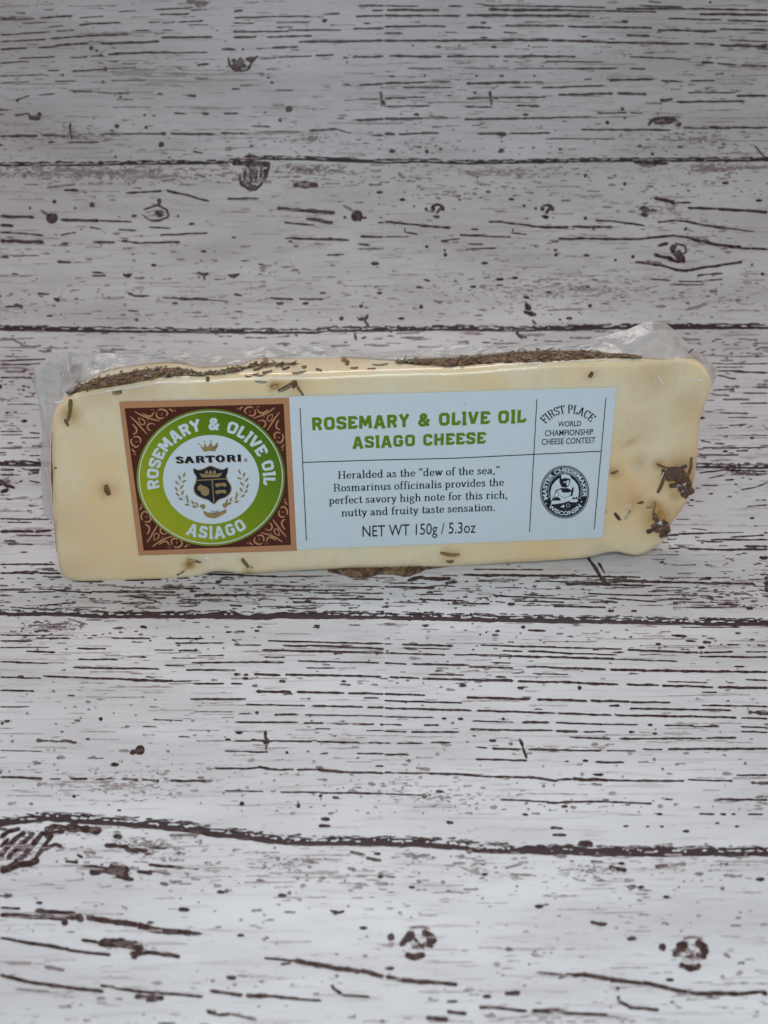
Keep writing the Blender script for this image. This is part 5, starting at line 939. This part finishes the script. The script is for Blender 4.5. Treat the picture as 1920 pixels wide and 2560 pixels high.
# shield
SH = [(704, 722), (745, 738), (800, 722), (850, 700), (902, 718), (960, 734), (1004, 714), (1004, 760), (992, 790), (1004, 830), (1030, 872), (1036, 915), (1015, 955), (975, 982), (925, 1000), (882, 1038), (835, 1004), (775, 985), (725, 955), (704, 915), (708, 875), (724, 838), (726, 795), (704, 760)]
sp = catmull([q1(*p) for p in SH], 3, closed=True); pr = Print(6); pr.poly([tuple(p) for p in sp]); shield = pr.make('shield', P_GOLD, label)
cx, cy = q1(868, 860); pr = Print(7); pr.poly([(cx + (p[0] - cx) * .94, cy + (p[1] - cy) * .945) for p in sp]); pr.make('shield_field', P_BLACK, label)
pr = Print(8)
pr.line([q1(724, 829), q1(1002, 815)], 2.4); pr.line([q1(866, 822), q1(882, 1018)], 2.6)
pr.poly([q1(*p) for p in [(756, 768), (800, 778), (900, 776), (952, 762), (946, 782), (928, 800), (780, 804)]])
for x in (818, 852, 886): pr.poly([q1(x - 16, 772), q1(x + 16, 771), q1(x + 12, 752), q1(x + 2, 738), q1(x - 12, 754)])
pr.poly([q1(*p) for p in [(742, 882), (768, 862), (790, 876), (822, 886), (842, 908), (836, 925), (842, 902), (838, 952), (802, 966), (775, 950), (768, 925), (742, 910)]])
for y in (0, 60):
    pr.poly([q1(*p) for p in [(893, 862 + y), (905, 854 + y), (980, 850 + y), (992, 868 + y), (990, 886 + y), (984, 872 + y), (975, 888 + y), (966, 878 + y), (925, 880 + y), (916, 894 + y), (910, 880 + y), (900, 890 + y)]])
pr.make('shield_charge', P_GOLD, label)
# laurel
LV = [(625, 782, 70), (585, 805, 115), (625, 838, 20), (562, 850, 125), (606, 885, 55), (558, 905, 120), (612, 935, 60), (568, 950, 135), (650, 975, 100), (596, 990, 155), (655, 1005, 90), (700, 1020, 120), (650, 1040, 165), (715, 1058, 165), (735, 1035, 120)]
def leafp(x, y, L_, W_, a):
    ca, sa = math.cos(math.radians(a)), math.sin(math.radians(a)); X, Y = q1(x, y)
    return [(X + u * ca + v * sa, Y - u * sa + v * ca) for u, v in ((-L_, 0), (-L_ * .3, W_), (L_ * .4, W_ * .7), (L_, 0), (L_ * .3, -W_), (-L_ * .4, -W_ * .7))]
for side in (0, 1):
    pr = Print(6)
    for x, y, a in LV:
        if side: x, y, a = 1728 - x, y - 26, 180 - a
        pr.poly(leafp(x, y, 7.6, 3.0, a))
    st = [(600, 790), (585, 880), (620, 970), (690, 1035), (760, 1062)]
    if side: st = [(1728 - x, y - 26) for x, y in st]
    pr.line([tuple(p) for p in catmull([q1(*p) for p in st], 4)], .8)
    pr.make('laurel_branch', P_GOLD, label)
pr = Print(6)
pr.poly([q1(*p) for p in [(786, 1090), (830, 1108), (880, 1114), (940, 1098), (988, 1074), (992, 1108), (945, 1134), (890, 1160), (830, 1150), (800, 1128)]])
pr.poly([q1(*p) for p in [(755, 1042), (800, 1032), (812, 1062), (790, 1082), (768, 1066)]]); pr.poly([q1(*p) for p in [(955, 1030), (1000, 1018), (1004, 1050), (976, 1070), (955, 1054)]])
pr.make('ribbon', P_GOLD, label)
pr = Print(7); po, W = sans_text('1939'); lay_arc(pr, po, W, q1(884, 1040), 24, 24, 8.5, 241, 301, inward=True); 
pr.make('lettering', P_BLACK, label)

# right-hand panel: rules
pr = Print(1)
rule = lambda a, b, w: pr.line([(a[0] + (b[0] - a[0]) * t, a[1] + (b[1] - a[1]) * t) for t in (0, .25, .5, .75, 1)], w)
rule(q2(28, 163), q2(72, 1080), 2.4)
pr.line([q2(48, 541), q2(560, 524), q2(1090, 512), q3(175, 982), q3(1010, 943)], 2.4)
rule(q3(210, 292), q3(118, 1958), 2.2); rule(q3(1078, 268), q3(930, 1925), 2.2)
pr.make('ruled_line', P_BLACK, label)
# title
pr = Print(1)
po, W = stroke_text('ROSEMARY & OLIVE OIL', SLAB, .245, .235, .075); lay(pr, po, W, q2(110, 320), q2(1588, 266), 90 * .36166)
po, W = stroke_text('ASIAGO CHEESE', SLAB, .245, .235, .085); lay(pr, po, W, q2(392, 444), q2(1310, 411), 82 * .36166)
pr.make('title_lettering', P_TITLE, label)
pr = Print(1)
for t, a, b in (('Heralded as the <dew of the sea,>', (288, 655), (1408, 619)), ('Rosmarinus officinalis provides the', (256, 743), (1438, 702)),
                ('perfect savory high note for this rich,', (228, 829), (1462, 789)), ('nutty and fruity taste sensation.', (314, 915), (1378, 874))):
    po, W = stroke_text(t, SERIF, .135, .07, .0); lay(pr, po, W, q2(*a), q2(*b), 54 * .36166)
pr.make('body_lettering', P_BLACK, label)
pr = Print(1); po, W = sans_text('NET WT 150g / 5.3oz', .004); lay(pr, po, W, q2(460, 1055), q2(1240, 1026), 76 * .36166); pr.make('weight_lettering', P_BLACK, label)
pr = Print(1)
for t, a, b, h in (('WORLD', (472, 636), (765, 626), 66), ('CHAMPIONSHIP', (308, 753), (915, 735), 72), ('CHEESE CONTEST', (268, 862), (940, 838), 72)):
    po, W = sans_text(t, .014); lay(pr, po, W, q3(*a), q3(*b), h * .19893)
po, W = stroke_text('FIRST PLACE', SERIF, .17, .075, .0)
lay_arc(pr, po, W, q3(612, 830), 372 * .19893, 365 * .19893, 105 * .19893, 141.5, 43)
pr.make('award_lettering', P_BLACK, label)
pr = Print(1); pr.line([q2(1160, 146), q2(1178, 126)], 2.0, .6); pr.make('label_scuff', P_GREY, label)

# round seal
SC_, SX, SY = q3(559, 1455), 309 * .19893, 333 * .19893
def sl(x, y): return q3(x, y)
pr = Print(1); pr.ellipse(SC_, SX, SY); pr.make('seal_rim', P_GREY, label)
pr = Print(2); pr.ring(SC_, SX * .975, SY * .975, 1.4); pr.ring(SC_, SX * .925, SY * .93, 1.2)
pr.make('seal_line', P_BLACK, label)
pr = Print(3); pr.ring(SC_, SX * .95, SY * .955, 1.0); pr.make('seal_line', P_WHITE, label)
pr = Print(3); pr.ellipse(sl(562, 1455), SX * .90, SY * .91); pr.make('seal_band', P_BLACK, label)
IN = sl(562, 1420)
pr = Print(4)
for i in range(86):
    a = 2 * math.pi * i / 86
    if 1.12 * math.pi < a < 1.30 * math.pi or a > 1.75 * math.pi and a < 1.86 * math.pi: continue
    k0, k1 = .645, .70
    c = sl(560, 1440); pr.line([(c[0] + SX * k0 * math.cos(a), c[1] - SY * k0 * math.sin(a)), (c[0] + SX * k1 * math.cos(a), c[1] - SY * k1 * math.sin(a))], 1.1)
pr.make('seal_dash', P_WHITE, label)
pr = Print(4)
po, W = sans_text('MASTER CHEESEMAKER', .03); lay_arc(pr, po, W, sl(560, 1450), SX * .735, SY * .745, SY * .145, 201, -15)
po, W = sans_text('WISCONSIN', .03); lay_arc(pr, po, W, sl(560, 1450), SX * .875, SY * .885, SY * .145, 219, 322, inward=True)
pr.ellipse(sl(325, 1600), 1.9, 1.9, 10); pr.ellipse(sl(770, 1577), 1.9, 1.9, 10)
pr.make('seal_lettering', P_WHITE, label)
pr = Print(4)
pr.poly([sl(*p) for p in [(385, 1560), (380, 1450), (400, 1370), (450, 1310), (500, 1275), (620, 1265), (680, 1310), (725, 1370), (738, 1450), (725, 1540), (560, 1560)]])
pr.make('seal_ground', P_WHITE, label)
pr = Print(5)
pr.poly([sl(*p) for p in [(490, 1300), (500, 1262), (630, 1262), (628, 1320), (612, 1370), (578, 1400), (520, 1390), (495, 1340)]])       # head
pr.poly([sl(*p) for p in [(390, 1560), (430, 1480), (450, 1430), (505, 1405), (600, 1405), (655, 1440), (700, 1480), (722, 1540), (700, 1600), (400, 1600)]])   # shoulders
pr.poly([sl(*p) for p in [(400, 1590), (720, 1575), (690, 1640), (620, 1668), (500, 1670), (430, 1640)]])
pr.make('seal_figure', P_BLACK, label)
pr = Print(6)
pr.poly([sl(*p) for p in [(512, 1236), (560, 1228), (612, 1240), (636, 1262), (628, 1288), (560, 1276), (520, 1290)]])                   # cap
pr.poly([sl(*p) for p in [(585, 1310), (612, 1302), (612, 1345), (590, 1378), (578, 1350)]]); pr.poly([sl(*p) for p in [(545, 1322), (572, 1318), (566, 1338), (548, 1340)]])
pr.poly([sl(*p) for p in [(410, 1545), (438, 1480), (470, 1432), (508, 1418), (530, 1460), (600, 1462), (640, 1450), (632, 1490), (600, 1540), (520, 1560), (490, 1525), (440, 1512)]])
pr.poly([sl(*p) for p in [(385, 1608), (395, 1562), (500, 1560), (590, 1525), (640, 1502), (668, 1512), (640, 1555), (540, 1590), (440, 1604)]])   # forearms
pr.poly([sl(*p) for p in [(610, 1578), (650, 1545), (715, 1540), (728, 1565), (700, 1582)]])
pr.poly([sl(*p) for p in [(650, 1500), (680, 1410), (708, 1430), (712, 1500), (690, 1532)]])
pr.poly([sl(*p) for p in [(500, 1645), (545, 1610), (560, 1645)]]); pr.ring(sl(600, 1622), 4.2, 4.2, 1.0, 18)
pr.make('seal_highlight', P_WHITE, label)
pr = Print(7)
pr.poly([sl(*p) for p in [(632, 1495), (650, 1400), (672, 1390), (668, 1440), (655, 1500)]]); pr.line([sl(505, 1500), sl(560, 1530), sl(620, 1500)], 1.2); pr.line([sl(470, 1440), sl(486, 1490), sl(450, 1540)], 1.4); pr.line([sl(520, 1405), sl(545, 1440), sl(600, 1415)], 3.0)
pr.make('seal_detail', P_BLACK, label)
